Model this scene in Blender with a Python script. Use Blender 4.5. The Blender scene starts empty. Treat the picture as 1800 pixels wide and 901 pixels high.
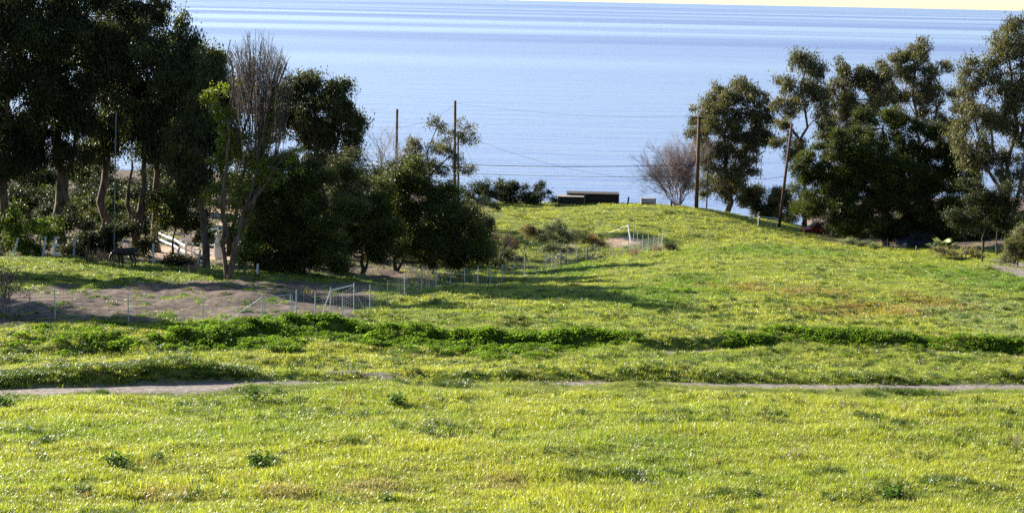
import bpy, math, random
import numpy as np
from mathutils import Vector, Matrix, Euler

R = math.radians
rng = np.random.default_rng(7)
random.seed(7)

# ------------------------------------------------------------------ camera, world, sun
scene = bpy.context.scene
SEA_Z, CAM_Z, F = 0.0, 60.0, 2800.0          # F: focal length in photo pixels (1800 wide)
PITCH, ROLL = math.atan(450.5 / F), math.atan(0.0205)
camd = bpy.data.cameras.new('camera'); cam = bpy.data.objects.new('camera', camd)
scene.collection.objects.link(cam); scene.camera = cam
camd.sensor_width = 36.0; camd.lens = 36.0 * F / 1800.0
camd.clip_start = 0.5; camd.clip_end = 400000
RM = Matrix.Rotation(math.pi / 2 - PITCH, 4, 'X') @ Matrix.Rotation(ROLL, 4, 'Z')
cam.matrix_world = Matrix.Translation((0, 0, CAM_Z)) @ RM

SUN_AZ, SUN_EL = R(-58), R(22.5)               # azimuth measured from +Y (view direction), negative = left
sd = Vector((math.sin(SUN_AZ) * math.cos(SUN_EL), math.cos(SUN_AZ) * math.cos(SUN_EL), math.sin(SUN_EL)))
world = bpy.data.worlds.new('World'); scene.world = world; world.use_nodes = True
wn = world.node_tree
sky = wn.nodes.new('ShaderNodeTexSky'); sky.sky_type = 'NISHITA'; sky.sun_disc = False
sky.sun_elevation = SUN_EL; sky.sun_rotation = SUN_AZ
sky.altitude = 60; sky.air_density = 1.0; sky.dust_density = 0.35; sky.ozone_density = 2.9
bg = wn.nodes['Background']; bg.inputs[1].default_value = 0.064
wn.links.new(sky.outputs[0], bg.inputs[0])
sl = bpy.data.lights.new('sun', 'SUN'); sun = bpy.data.objects.new('sun', sl)
scene.collection.objects.link(sun)
sl.energy = 5.0; sl.angle = R(0.5); sl.color = (1.0, 0.93, 0.80)
sun.rotation_euler = sd.to_track_quat('Z', 'Y').to_euler(); sun.location = (-60, 60, 120)
scene.view_settings.view_transform = 'Standard'; scene.view_settings.look = 'None'
scene.view_settings.exposure = 1.95; scene.view_settings.gamma = 1.0
scene.render.engine = 'CYCLES'
scene.cycles.use_denoising = False
scene.cycles.max_bounces = 6; scene.cycles.transparent_max_bounces = 4
scene.cycles.caustics_reflective = False; scene.cycles.caustics_refractive = False

# ------------------------------------------------------------------ helpers
RN = np.array(RM.to_3x3())
COL = scene.collection

def ray(px, py):
    v = RN @ np.array([(px - 900) / F, -(py - 450.5) / F, -1.0])
    return v / v[1]

def P(px, py, d):
    """point at forward distance d seen at photo pixel (px, py)"""
    return np.array([0, 0, CAM_Z]) + ray(px, py) * d

def sstep(a, b, x):
    t = np.clip((np.asarray(x, float) - a) / (b - a), 0, 1)
    return t * t * (3 - 2 * t)

def vnoise(x, y, seed=0):
    x = np.asarray(x, float); y = np.asarray(y, float)
    xi = np.floor(x).astype(np.int64); yi = np.floor(y).astype(np.int64)
    fx = x - xi; fy = y - yi
    fx = fx * fx * (3 - 2 * fx); fy = fy * fy * (3 - 2 * fy)
    def h(a, b):
        n = (a * 374761393 + b * 668265263 + seed * 974711) & 0xffffffff
        n = ((n ^ (n >> 13)) * 1274126177) & 0xffffffff
        n = n ^ (n >> 16)
        return (n & 0xffff) / 65535.0
    return (h(xi, yi) * (1 - fx) + h(xi + 1, yi) * fx) * (1 - fy) + (h(xi, yi + 1) * (1 - fx) + h(xi + 1, yi + 1) * fx) * fy

def fbm(x, y, seed=0, oct=3):
    s = 0; a = 0.5
    for k in range(oct):
        s = s + a * (vnoise(x * 2 ** k, y * 2 ** k, seed + k) - 0.5); a *= 0.5
    return s

def tag(o, label=None, cat=None, group=None, kind=None):
    if label: o['label'] = label
    if cat: o['category'] = cat
    if group: o['group'] = group
    if kind: o['kind'] = kind
    return o

def empty(name, loc, rz=0):
    o = bpy.data.objects.new(name, None); COL.objects.link(o)
    o.location = loc; o.rotation_euler = (0, 0, rz); o.empty_display_size = 0.3
    return o

def mesh_from(name, V, Fs, smooth=False):
    m = bpy.data.meshes.new(name)
    V = np.asarray(V, np.float32)
    if isinstance(Fs, np.ndarray):
        n, k = Fs.shape
        m.vertices.add(len(V)); m.vertices.foreach_set('co', V.ravel())
        m.loops.add(n * k); m.loops.foreach_set('vertex_index', Fs.astype(np.int32).ravel())
        m.polygons.add(n)
        m.polygons.foreach_set('loop_start', np.arange(0, n * k, k, dtype=np.int32))
        m.update(calc_edges=True)
    else:
        m.from_pydata([tuple(map(float, v)) for v in V], [], [tuple(int(i) for i in f) for f in Fs]); m.update()
    if smooth:
        m.polygons.foreach_set('use_smooth', np.ones(len(m.polygons), bool))
    return m

def obj(name, V, Fs, mat, parent=None, smooth=False, local=None):
    """V in world coordinates unless local; parented objects keep the world position"""
    V = np.asarray(V, float)
    if parent is not None and local is None:
        base = np.array(parent['_o']) if '_o' in parent else np.array(parent.location)
        V = V - base
    o = bpy.data.objects.new(name, mesh_from(name, V, Fs, smooth)); COL.objects.link(o)
    if mat is not None: o.data.materials.append(mat)
    if parent is not None: o.parent = parent
    return o

class MB:
    """collects simple solids, in world or local coordinates"""
    def __init__(s): s.V = []; s.F = []
    def add(s, V, Fs):
        n = len(s.V); s.V += [tuple(v) for v in V]; s.F += [tuple(i + n for i in f) for f in Fs]
    def box(s, c, size, rz=0, rot=None, taper=1.0):
        hx, hy, hz = [q / 2 for q in size]
        pts = [(-hx, -hy, -hz), (hx, -hy, -hz), (hx, hy, -hz), (-hx, hy, -hz), (-hx * taper, -hy * taper, hz), (hx * taper, -hy * taper, hz), (hx * taper, hy * taper, hz), (-hx * taper, hy * taper, hz)]
        M = rot.to_matrix() if rot is not None else Matrix.Rotation(rz, 3, 'Z')
        s.add([tuple(M @ Vector(p) + Vector(c)) for p in pts], [(0, 3, 2, 1), (4, 5, 6, 7), (0, 1, 5, 4), (1, 2, 6, 5), (2, 3, 7, 6), (3, 0, 4, 7)])
        return s
    def beam(s, a, b, w, h=None):
        a = Vector(a); b = Vector(b); h = h or w
        q = (b - a).to_track_quat('X', 'Z')
        c = (a + b) / 2; L = (b - a).length
        s.box(c, (L, w, h), rot=q); return s
    def tube(s, pts, rad, sides=6, cap=True):
        V, Fs = tube(pts, rad, sides, cap); s.add(V, Fs); return s
    def build(s, name, mat, parent=None, smooth=False, local=None):
        return obj(name, s.V, s.F, mat, parent, smooth, local)

def tube(pts, rad, sides=6, cap=True):
    pts = [Vector(p) for p in pts]; n = len(pts)
    if not hasattr(rad, '__len__'): rad = [rad] * n
    V = []; Fs = []
    up = None
    for i, p in enumerate(pts):
        t = (pts[min(i + 1, n - 1)] - pts[max(i - 1, 0)])
        t = t.normalized() if t.length > 1e-9 else Vector((0, 0, 1))
        if up is None: up = t.orthogonal().normalized()
        up = (up - t * up.dot(t)); up = up.normalized() if up.length > 1e-6 else t.orthogonal().normalized()
        b = t.cross(up)
        for k in range(sides):
            a = 2 * math.pi * k / sides
            V.append(tuple(p + (up * math.cos(a) + b * math.sin(a)) * rad[i]))
    for i in range(n - 1):
        for k in range(sides):
            k2 = (k + 1) % sides
            Fs.append((i * sides + k, i * sides + k2, (i + 1) * sides + k2, (i + 1) * sides + k))
    if cap:
        Fs.append(tuple(range(sides - 1, -1, -1))); Fs.append(tuple((n - 1) * sides + k for k in range(sides)))
    return V, Fs

# ------------------------------------------------------------------ materials
def mat_new(name):
    m = bpy.data.materials.new(name); m.use_nodes = True
    return m, m.node_tree, m.node_tree.nodes['Principled BSDF']

def noise_col(nt, cols, scale, coord='Object', detail=4, stretch=None):
    tc = nt.nodes.new('ShaderNodeTexCoord'); no = nt.nodes.new('ShaderNodeTexNoise')
    no.inputs['Scale'].default_value = scale; no.inputs['Detail'].default_value = detail
    src = tc.outputs[coord]
    if stretch:
        mp = nt.nodes.new('ShaderNodeMapping'); mp.inputs['Scale'].default_value = stretch
        nt.links.new(src, mp.inputs[0]); src = mp.outputs[0]
    nt.links.new(src, no.inputs['Vector'])
    cr = nt.nodes.new('ShaderNodeValToRGB'); e = cr.color_ramp.elements
    e[0].position = 0.3; e[0].color = (*cols[0], 1); e[1].position = 0.7; e[1].color = (*cols[-1], 1)
    for k, c in enumerate(cols[1:-1]):
        q = e.new(0.3 + 0.4 * (k + 1) / (len(cols) - 1)); q.color = (*c, 1)
    nt.links.new(no.outputs[0], cr.inputs[0])
    return cr.outputs[0], no.outputs[0]

def simple(name, cols, scale=5, rough=0.8, metal=0.0, bump=0.3, stretch=None, spec=0.3):
    m, nt, b = mat_new(name)
    c, f = noise_col(nt, cols, scale, stretch=stretch)
    nt.links.new(c, b.inputs['Base Color']); b.inputs['Roughness'].default_value = rough
    b.inputs['Metallic'].default_value = metal; b.inputs['Specular IOR Level'].default_value = spec
    if bump:
        bp = nt.nodes.new('ShaderNodeBump'); bp.inputs['Strength'].default_value = bump; bp.inputs['Distance'].default_value = 0.02
        nt.links.new(f, bp.inputs['Height']); nt.links.new(bp.outputs[0], b.inputs['Normal'])
    return m

def leaf_mat(name, attr, attr_type='GEOMETRY', trans=0.4, rough=0.45, spec=0.35, gain=1.0, tcol=(1.15, 1.25, 0.55)):
    """leaf: reflecting and light-passing, colour from a per-leaf / per-tuft attribute"""
    m, nt, b = mat_new(name)
    a = nt.nodes.new('ShaderNodeAttribute'); a.attribute_name = attr; a.attribute_type = attr_type
    nt.links.new(a.outputs['Color'], b.inputs['Base Color'])
    b.inputs['Roughness'].default_value = rough; b.inputs['Specular IOR Level'].default_value = spec
    t = nt.nodes.new('ShaderNodeBsdfTranslucent')
    mul = nt.nodes.new('ShaderNodeMix'); mul.data_type = 'RGBA'; mul.blend_type = 'MULTIPLY'
    mul.inputs[0].default_value = 1.0; mul.inputs[7].default_value = (*tcol, 1)
    nt.links.new(a.outputs['Color'], mul.inputs[6]); nt.links.new(mul.outputs[2], t.inputs[0])
    mx = nt.nodes.new('ShaderNodeMixShader'); mx.inputs[0].default_value = trans
    out = nt.nodes['Material Output']
    nt.links.new(b.outputs[0], mx.inputs[1]); nt.links.new(t.outputs[0], mx.inputs[2]); nt.links.new(mx.outputs[0], out.inputs[0])
    return m

M = {}
M['leaf'] = leaf_mat('tree_leaves', 'tint', trans=0.36, rough=0.5, spec=0.22)
M['leaf_soft'] = leaf_mat('shrub_leaves', 'tint', trans=0.4, rough=0.55, spec=0.25)
M['grass'] = leaf_mat('grass_blades', 'tint', 'INSTANCER', trans=0.5, rough=0.36, spec=0.45, tcol=(1.12, 1.2, 0.55))
M['mallow'] = leaf_mat('mallow_leaves', 'tint', 'INSTANCER', trans=0.5, rough=0.6, spec=0.15)
M['bark'] = simple('eucalyptus_bark', [(0.03, 0.02, 0.014), (0.085, 0.056, 0.04), (0.16, 0.12, 0.09)], 1.6, 0.9, stretch=(3, 3, 0.6), bump=0.5)
M['bark_dark'] = simple('dark_bark', [(0.025, 0.02, 0.016), (0.07, 0.052, 0.04)], 3, 0.95, stretch=(3, 3, 0.6), bump=0.5)
M['twig'] = simple('bare_twigs', [(0.10, 0.07, 0.065), (0.21, 0.155, 0.145)], 3, 0.9, bump=0)
M['twig_dark'] = simple('dark_twigs', [(0.035, 0.024, 0.02), (0.095, 0.068, 0.056)], 3, 0.9, bump=0)
M['twig_grey'] = simple('grey_twigs', [(0.13, 0.11, 0.09), (0.26, 0.22, 0.17)], 3, 0.9, bump=0)
M['pole'] = simple('creosoted_pole_wood', [(0.045, 0.022, 0.014), (0.13, 0.065, 0.04)], 4, 0.85, stretch=(4, 4, 0.3))
M['wood_dark'] = simple('weathered_dark_wood', [(0.012, 0.010, 0.009), (0.045, 0.035, 0.03)], 4, 0.9)
M['wood_grey'] = simple('grey_weathered_wood', [(0.15, 0.12, 0.10), (0.3, 0.25, 0.21)], 4, 0.9)
M['wire'] = simple('black_cable', [(0.02, 0.02, 0.022), (0.035, 0.035, 0.04)], 4, 0.6, bump=0)
M['steel'] = simple('galvanised_steel', [(0.34, 0.36, 0.38), (0.52, 0.54, 0.56)], 8, 0.5, metal=0.35, bump=0)
M['fence_wire'] = simple('dull_fence_wire', [(0.12, 0.125, 0.13), (0.2, 0.21, 0.22)], 8, 0.7, bump=0)
M['white'] = simple('white_paint', [(0.68, 0.67, 0.65), (0.82, 0.81, 0.79)], 3, 0.55, bump=0.05)
M['post_pale'] = simple('pale_weathered_paint', [(0.38, 0.39, 0.42), (0.55, 0.55, 0.57)], 5, 0.7, bump=0.1)
M['concrete'] = simple('concrete', [(0.3, 0.29, 0.27), (0.42, 0.4, 0.38)], 3, 0.9)
M['rock'] = simple('tan_rock', [(0.2, 0.15, 0.11), (0.42, 0.33, 0.25)], 2.5, 0.9, bump=0.6)

# ------------------------------------------------------------------ terrain height
CTRL = [  # photo pixel and forward distance of points on the ground
 (-300,901,36),(300,901,36),(900,901,36),(1500,901,36),(2100,901,36),
 (-200,780,45.7),(450,780,45.7),(900,780,45.7),(1350,780,45.7),(2000,780,45.7),
 (-300,682,58),(0,682,58),(450,672,59),(900,672,60),(1350,674,60.5),(1800,673,61.5),(2100,674,62),
 (-300,650,63),(0,645,64),(450,640,65),(900,640,66),(1350,640,66),(1800,640,67),
 (-300,605,70),(0,605,70),(450,605,70),(900,610,71),(1350,607,72),(1800,610,73),
 (-300,565,76),(0,565,76),(300,565,75),(463,573,74.5),(560,560,77),
 (-200,520,88),(100,520,88),(300,525,86),(500,520,89),(620,540,83),
 (-300,455,118),(0,452,117),(150,455,115),(300,470,112),(400,490,105),(500,500,103),(650,497,114),(600,480,120),
 (640,552,81),(680,547,87),(710,535,90),(740,523,93),(740,560,80),(800,535,87),
 (900,560,80),(900,530,89),(862,513,116),(900,508,105),(969,480,138),(1000,467,147),(1075,455,157),(1105,446,160),
 (700,478,132),(800,478,138),(850,470,150),(900,440,160),
 (330,450,130),(385,450,135),(385,400,165),(385,362,195),(60,420,135),(60,345,200),(-300,345,205),(200,400,160),(560,400,175),(700,385,185),
 (900,365,190),(820,365,190),(1000,364,192),(1100,364,192),(1200,365,192),(1240,369,192),(1330,394,189),(1440,428,180),(1550,438,166),(1690,455,150),(1755,468,141),(1795,474,133),
 (1000,400,171),(1100,420,163),(1150,440,151),(1050,470,135),(950,500,115),(1000,380,181),(1100,385,178),(1250,400,174),
 (1200,440,150),(1200,480,120),(1200,530,94),(1300,430,155),(1300,460,130),(1300,505,105),(1300,545,88),
 (1450,450,140),(1450,500,108),(1450,550,87),(1600,450,153),(1600,500,110),(1600,550,88),(1800,510,110),(1800,560,86),(2100,470,135),(2100,520,105),
 (1440,398,205),(1650,405,200),(1800,405,195),(2100,405,195),(1560,420,185),
]
cp = np.array([P(*c) for c in CTRL]); cp[:, 2] -= CAM_Z
cp = np.vstack([cp, [[-12, 0, -1.9], [0, 0, -1.9], [12, 0, -1.9], [-16, 18, -6.3], [0, 18, -6.3], [16, 18, -6.3]]])

def tps_fit(pts, lam):
    A = pts[:, :2] / 50.0
    d = np.sqrt(((A[:, None] - A[None]) ** 2).sum(-1))
    K = np.where(d > 0, d ** 2 * np.log(d + 1e-12), 0) + lam * np.eye(len(A))
    Q = np.hstack([np.ones((len(A), 1)), A])
    L = np.zeros((len(A) + 3,) * 2); L[:len(A), :len(A)] = K; L[:len(A), len(A):] = Q; L[len(A):, :len(A)] = Q.T
    return A, np.linalg.solve(L, np.concatenate([pts[:, 2], np.zeros(3)]))
TA, TW = tps_fit(cp, 0.004)

def base_z(x, y):
    x = np.asarray(x, float); y = np.asarray(y, float); shp = np.broadcast(x, y).shape
    x = np.broadcast_to(x, shp).ravel(); y = np.broadcast_to(y, shp).ravel()
    edge = 199 + 38 * (1 - sstep(-16, -6, x) * (1 - sstep(36, 46, x)))
    yc = np.clip(y, 0, np.minimum(edge, 205)); lim = 0.40 * yc + 9
    xc = np.clip(x, -lim, lim)
    q = np.stack([xc, yc], 1) / 50.0
    out = np.empty(len(x))
    for s in range(0, len(x), 20000):
        d = np.sqrt(((q[s:s + 20000, None] - TA[None]) ** 2).sum(-1))
        K = d ** 2 * np.log(d + 1e-12)
        out[s:s + 20000] = K @ TW[:-3] + TW[-3] + q[s:s + 20000] @ TW[-2:]
    out += CAM_Z
    over = np.maximum(y - edge, 0)
    out = out - over * 0.15 - np.where(over > 0, 0.62 * over * sstep(0, 10, over), 0)
    out = out + np.maximum(-y, 0) * 0.25
    return np.maximum(out, -8).reshape(shp)

def hit(px, py, zf=None, d0=30.0, d1=260.0):
    zf = zf or base_z
    r = ray(px, py); ds = np.arange(d0, d1, 0.25)
    z = zf(r[0] * ds, ds); below = (CAM_Z + r[2] * ds) < z
    k = int(np.argmax(below)) if below.any() else len(ds) - 1
    return ds[k]

def curve_from_px(pts):
    w = []
    for px, py in pts:
        d = hit(px, py); w.append((ray(px, py)[0] * d, d))
    w = np.array(sorted(w)); return w
ROAD = curve_from_px([(-500, 690), (0, 681), (200, 677), (420, 671), (700, 666), (1000, 668), (1300, 672), (1550, 674), (1800, 675), (2200, 678)])
UPPER = curve_from_px([(-500, 640), (0, 641), (150, 641), (330, 650), (450, 655), (600, 659), (720, 664)])
BANK = curve_from_px([(-500, 622), (0, 622), (200, 618), (400, 606), (520, 588), (600, 590), (700, 600), (830, 607), (1000, 608), (1100, 614), (1170, 618), (1230, 615), (1300, 610), (1400, 606), (1500, 609), (1650, 617), (1800, 620), (2200, 622)])
road_y = lambda x: np.interp(x, ROAD[:, 0], ROAD[:, 1])
upper_y = lambda x: np.interp(x, UPPER[:, 0], UPPER[:, 1])
bank_y = lambda x: np.interp(x, BANK[:, 0], BANK[:, 1]) + 0.5 * (vnoise(np.asarray(x) * 0.5, 3.3, 5) - 0.5)

def ground(x, y):
    x = np.asarray(x, float); y = np.asarray(y, float)
    z = base_z(x, y)
    near = 1 - sstep(150, 190, y) * 0.5
    onroad = np.exp(-((y - road_y(x)) / 1.3) ** 4)
    flat = 1 - 0.85 * onroad
    z = z + near * flat * (0.6 * fbm(x / 5.0, y / 4.0, 1) + (0.32 + 0.34 * sstep(60, 70, y)) * fbm(x / 1.4, y / 1.0, 9, 2)) * sstep(25, 34, y)
    # cut of the track and the bank on its far side
    t = y - road_y(x)
    z = z - 0.16 * onroad
    bankh = 0.36 * (1 - sstep(-13.0, -9.8, x)) + 0.16
    z = z + bankh * sstep(0.75, 1.35, t) * (1 - sstep(1.6, 4.2, t)) * (0.85 + 0.5 * (vnoise(x * 0.6, y * 0.3, 4) - .5))
    # low bank under the mallow strip
    t2 = y - bank_y(x)
    z = z + 0.38 * sstep(-0.2, 0.7, t2) * (1 - sstep(2.0, 6.5, t2)) * (1 - 0.8 * sstep(-20, -26, x))
    return z
def gz(x, y): return float(ground(np.array([x]), np.array([y]))[0])
def gpt(px, d):
    """ground point at photo column px (read at mid height) and forward distance d"""
    py = 400
    for _ in range(4):
        p = P(px, py, d); z = gz(p[0], d)
        # solve py so that P(px,py,d).z = z
        py += (p[2] - z) * F / d
    p = P(px, py, d); return np.array([p[0], d, gz(p[0], d)])
def ghit(px, py, d0=30.0, d1=260.0):
    d = hit(px, py, ground, d0, d1); p = P(px, py, d); return np.array([p[0], d, gz(p[0], d)])

# photo-pixel coordinates of world points (used to lay out the ground cover by its real place)
RI = RN.T
def to_px(x, y, z):
    q = np.stack([np.asarray(x), np.asarray(y), np.asarray(z) - CAM_Z], -1) @ RI.T
    return 900 + F * q[..., 0] / -q[..., 2], 450.5 - F * q[..., 1] / -q[..., 2]

def blob(px, py, cx, cy, rx, ry):
    return np.exp(-(((px - cx) / rx) ** 2 + ((py - cy) / ry) ** 2))

# patches on the land, as world ellipses measured once from the photograph
def world_patch(cx, cy, rx, ry):
    c = ghit(cx, cy); n = ghit(cx, cy + ry); f_ = ghit(cx, cy - ry)
    return c[0], (n[1] + f_[1]) / 2, rx * c[1] / F, max(1.0, (f_[1] - n[1]) / 2)
SOIL_P = [world_patch(*q) for q in [(200,535,340,34),(520,540,130,32),(620,530,70,24),(330,510,170,16),(60,545,140,32),(420,525,200,34),(560,510,120,14)]]
DIRT2_P = [world_patch(*q) for q in [(1095,426,34,9),(985,432,30,6)]]
RED_P = [world_patch(*q) for q in [(1300,506,75,10),(1430,513,70,7),(1560,545,90,14),(1480,548,90,10),(1260,500,50,6),(1640,530,60,14)]]
PALE_P = [world_patch(*q) for q in [(1730,565,80,30),(1780,545,60,25)]]
DRY_P = [world_patch(*q) for q in [(650,858,90,14),(880,850,70,14),(300,875,70,12),(500,868,60,10)]]
YARD_P = [world_patch(*q) for q in [(375,440,80,18),(385,400,34,20),(385,372,26,14),(300,440,40,14)]]
LUSH_P = [world_patch(*q) for q in [(1350,440,150,8),(1720,490,90,18),(1230,500,60,20),(1120,520,120,20),(1000,475,60,10)]]
def patches(L, x, y, n=0.5):
    s = np.zeros(np.broadcast(x, y).shape)
    for cx, cy, rx, ry in L:
        s = np.maximum(s, np.exp(-(((x - cx) / rx) ** 2 + ((y - cy) / ry) ** 2) ** 1.5 * 0.8))
    return np.clip(s + n * fbm(x / 1.6, y / 1.8, 31) * (s > 0.03), 0, 1)
def soil_mask(x, y):
    s = sstep(0.22, 0.5, patches(SOIL_P, x, y, 1.0))
    right = sstep(-8.2, -6.6, x + (y - 80) * 0.05)
    return s * (1 - right) * sstep(73.5, 76, y)
def litter_mask(x, y):
    n = 2.5 * fbm(x / 3.0, y / 3.0, 91)
    lf = sstep(113, 120, y + n - 0.12 * np.maximum(x + 25, 0)) * (1 - sstep(-9, -3, x + n - 0.05 * (y - 130)))
    rt = sstep(0, 7, (y - 172) + 0.45 * (x - 46) + n) * sstep(34, 40, x + n)
    return np.maximum(lf, rt)
def road_mask(x, y):
    t = y - road_y(x)
    w = 0.95 + 0.75 * (1 - sstep(-12, -8, x)) + 0.35 * fbm(x / 2.5, 7.7, 3)
    a = 1 - sstep(w * 0.75, w * 1.05, np.abs(t + 0.1 + 0.6 * (1 - sstep(-12, -8, x))))
    gap = sstep(-7.0, -5.5, x) * (1 - sstep(-0.5, 2.5, x))      # the track is overgrown here
    a = a * (1 - 0.75 * gap)
    b = (1 - sstep(0.35, 0.7, np.abs(y - upper_y(x)))) * (1 - sstep(-5.0, -3.5, x)) * sstep(0.44, 0.52, 0.5 + fbm(x / 3.0, y / 1.0, 13))
    return np.maximum(a, b * 0.9)
DRIVE_P = [world_patch(*q) for q in [(1800,480,30,12),(1830,472,50,14),(1840,490,40,12)]]
def path_mask(x, y):                                            # trodden path in front of the mallow bank
    t = y - bank_y(x) + 0.7
    return sstep(0.35, 0.6, patches(DRIVE_P, x, y, 0.3)) + (1 - sstep(0.25, 0.55, np.abs(t))) * sstep(6.0, 7.5, x) * np.maximum(1 - sstep(9.0, 10.5, x), 0.8 * sstep(18, 20, x))
def yard_mask(x, y):
    return sstep(0.3, 0.6, np.maximum(patches(YARD_P, x, y, 0.5), patches(DIRT2_P, x, y, 1.0) * (x > -5)))
def mallow_mask(x, y):
    t = y - bank_y(x)
    strip = sstep(-0.5, 0.1, t) * (1 - sstep(0.7, 2.0, t)) * sstep(-17, -13, x) * np.where(x > 17, 0.8, 1.0)
    big = sstep(66.5, 70.5, y + 2.5 * fbm(x / 4, 1.7, 43)) * (1 - sstep(73.5, 75.2, y)) * sstep(-23, -17, x) * (1 - sstep(0.5, 4.5, x)) * np.where(x > -9, 1 - sstep(-0.3, 0.2, t) * 0.0, 1)
    big = big * np.where(x > -8, (1 - sstep(1.0, 3.0, t)), 1)
    n = 0.55 + 1.9 * fbm(x / 3.2, y / 1.3, 41)
    gap = 1 - sstep(5.8, 6.6, x) * (1 - sstep(9.2, 10.2, x))
    return np.clip(np.maximum(strip * gap * sstep(-0.1, 0.3, n), big * sstep(0.3, 0.75, n) * 0.8), 0, 1)

def axis(segs):
    out = [segs[0][0]]
    for a, b, s in segs:
        n = max(1, int(round((b - a) / s))); out += list(np.linspace(a, b, n + 1)[1:])
    return np.array(out)
ys = axis([(-40, 28, 3), (28, 36, 0.8), (36, 78, 0.26), (78, 110, 0.42), (110, 200, 0.85), (200, 300, 3.0)])
xs = axis([(-700, -80, 40), (-80, -38, 2.0), (-38, 42, 0.34), (42, 80, 2.0), (80, 700, 40)])
gx, gy = np.meshgrid(xs, ys)
gzv = ground(gx, gy)
V = np.stack([gx, gy, gzv], -1).reshape(-1, 3)
nx, ny = len(xs), len(ys)
ii = (np.arange(ny - 1)[:, None] * nx + np.arange(nx - 1)[None]).ravel()
FQ = np.stack([ii, ii + 1, ii + nx + 1, ii + nx], 1)

def ground_material():
    m, nt, b = mat_new('hillside_ground')
    a = nt.nodes.new('ShaderNodeAttribute'); a.attribute_name = 'masks'
    sp = nt.nodes.new('ShaderNodeSeparateColor'); nt.links.new(a.outputs['Color'], sp.inputs[0])
    turf, f1 = noise_col(nt, [(0.05, 0.075, 0.012), (0.10, 0.125, 0.02), (0.15, 0.15, 0.03)], 1.2, detail=8)
    soil, f2 = noise_col(nt, [(0.05, 0.036, 0.03), (0.095, 0.07, 0.056), (0.16, 0.12, 0.095)], 2.5, detail=10)
    grav, f3 = noise_col(nt, [(0.08, 0.067, 0.06), (0.16, 0.135, 0.118), (0.25, 0.21, 0.18)], 6, detail=10)
    yard, f4 = noise_col(nt, [(0.27, 0.185, 0.125), (0.40, 0.29, 0.205)], 1.0, detail=8)
    red, f5 = noise_col(nt, [(0.16, 0.06, 0.02), (0.18, 0.12, 0.03)], 2, detail=8)
    def mix(fac, c1, c2):
        x = nt.nodes.new('ShaderNodeMix'); x.data_type = 'RGBA'
        nt.links.new(fac, x.inputs[0]); nt.links.new(c1, x.inputs[6]); nt.links.new(c2, x.inputs[7]); return x.outputs[2]
    c = mix(a.outputs['Alpha'], turf, red)
    c = mix(sp.outputs[0], c, soil); c = mix(sp.outputs[1], c, grav); c = mix(sp.outputs[2], c, yard)
    nt.links.new(c, b.inputs['Base Color']); b.inputs['Roughness'].default_value = 0.95; b.inputs['Specular IOR Level'].default_value = 0.1
    bp = nt.nodes.new('ShaderNodeBump'); bp.inputs['Strength'].default_value = 0.8; bp.inputs['Distance'].default_value = 0.06
    nt.links.new(f2, bp.inputs['Height']); nt.links.new(bp.outputs[0], b.inputs['Normal'])
    return m
X1, Y1 = V[:, 0], V[:, 1]
msk = np.stack([np.maximum(soil_mask(X1, Y1), litter_mask(X1, Y1)), np.maximum(road_mask(X1, Y1), path_mask(X1, Y1)), yard_mask(X1, Y1), 0.6 * sstep(0.2, 0.9, patches(RED_P, X1, Y1, 1.0))], 1)
land = obj('hillside', V, FQ, ground_material(), smooth=True)
at = land.data.attributes.new('masks', 'FLOAT_COLOR', 'POINT'); at.data.foreach_set('color', msk.astype(np.float32).ravel())
tag(land, 'green grassy hillside falling to the sea with dirt paddock and tracks', kind='structure')

# ------------------------------------------------------------------ sea
def sea_material():
    m, nt, b = mat_new('sea_water')
    b.inputs['Base Color'].default_value = (0.11, 0.14, 0.27, 1); b.inputs['IOR'].default_value = 1.33
    b.inputs['Specular IOR Level'].default_value = 0.5
    tc = nt.nodes.new('ShaderNodeTexCoord')
    def noise(scale, stretch, detail, dist=0):
        mp = nt.nodes.new('ShaderNodeMapping'); mp.inputs['Scale'].default_value = stretch; mp.inputs['Rotation'].default_value = (0, 0, R(dist))
        nt.links.new(tc.outputs['Object'], mp.inputs[0])
        n = nt.nodes.new('ShaderNodeTexNoise'); n.inputs['Scale'].default_value = scale; n.inputs['Detail'].default_value = detail; n.inputs['Roughness'].default_value = 0.55
        nt.links.new(mp.outputs[0], n.inputs['Vector']); return n.outputs[0]
    slick = noise(0.0009, (0.10, 0.8, 1), 9, 7)          # wind streaks and slicks, offshore only
    rp = nt.nodes.new('ShaderNodeMapRange'); rp.inputs[1].default_value = 0.44; rp.inputs[2].default_value = 0.60
    rp.inputs[3].default_value = 0.20; rp.inputs[4].default_value = 0.42
    nt.links.new(slick, rp.inputs[0])
    sx = nt.nodes.new('ShaderNodeSeparateXYZ'); nt.links.new(tc.outputs['Object'], sx.inputs[0])
    off = nt.nodes.new('ShaderNodeMapRange'); off.inputs[1].default_value = 1000; off.inputs[2].default_value = 2200
    nt.links.new(sx.outputs[1], off.inputs[0])
    rm = nt.nodes.new('ShaderNodeMix'); rm.inputs[2].default_value = 0.24
    nt.links.new(off.outputs[0], rm.inputs[0]); nt.links.new(rp.outputs[0], rm.inputs[3]); nt.links.new(rm.outputs[0], b.inputs['Roughness'])
    w1 = noise(0.05, (0.25, 1.0, 1), 6, 3); w2 = noise(0.35, (0.35, 1.0, 1), 3, -4)
    add = nt.nodes.new('ShaderNodeMath'); add.operation = 'MULTIPLY_ADD'; add.inputs[1].default_value = 0.25
    nt.links.new(w2, add.inputs[0]); nt.links.new(w1, add.inputs[2])
    bp = nt.nodes.new('ShaderNodeBump'); bp.inputs['Strength'].default_value = 0.8; bp.inputs['Distance'].default_value = 1.6
    nt.links.new(add.outputs[0], bp.inputs['Height']); nt.links.new(bp.outputs[0], b.inputs['Normal'])
    return m
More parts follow.
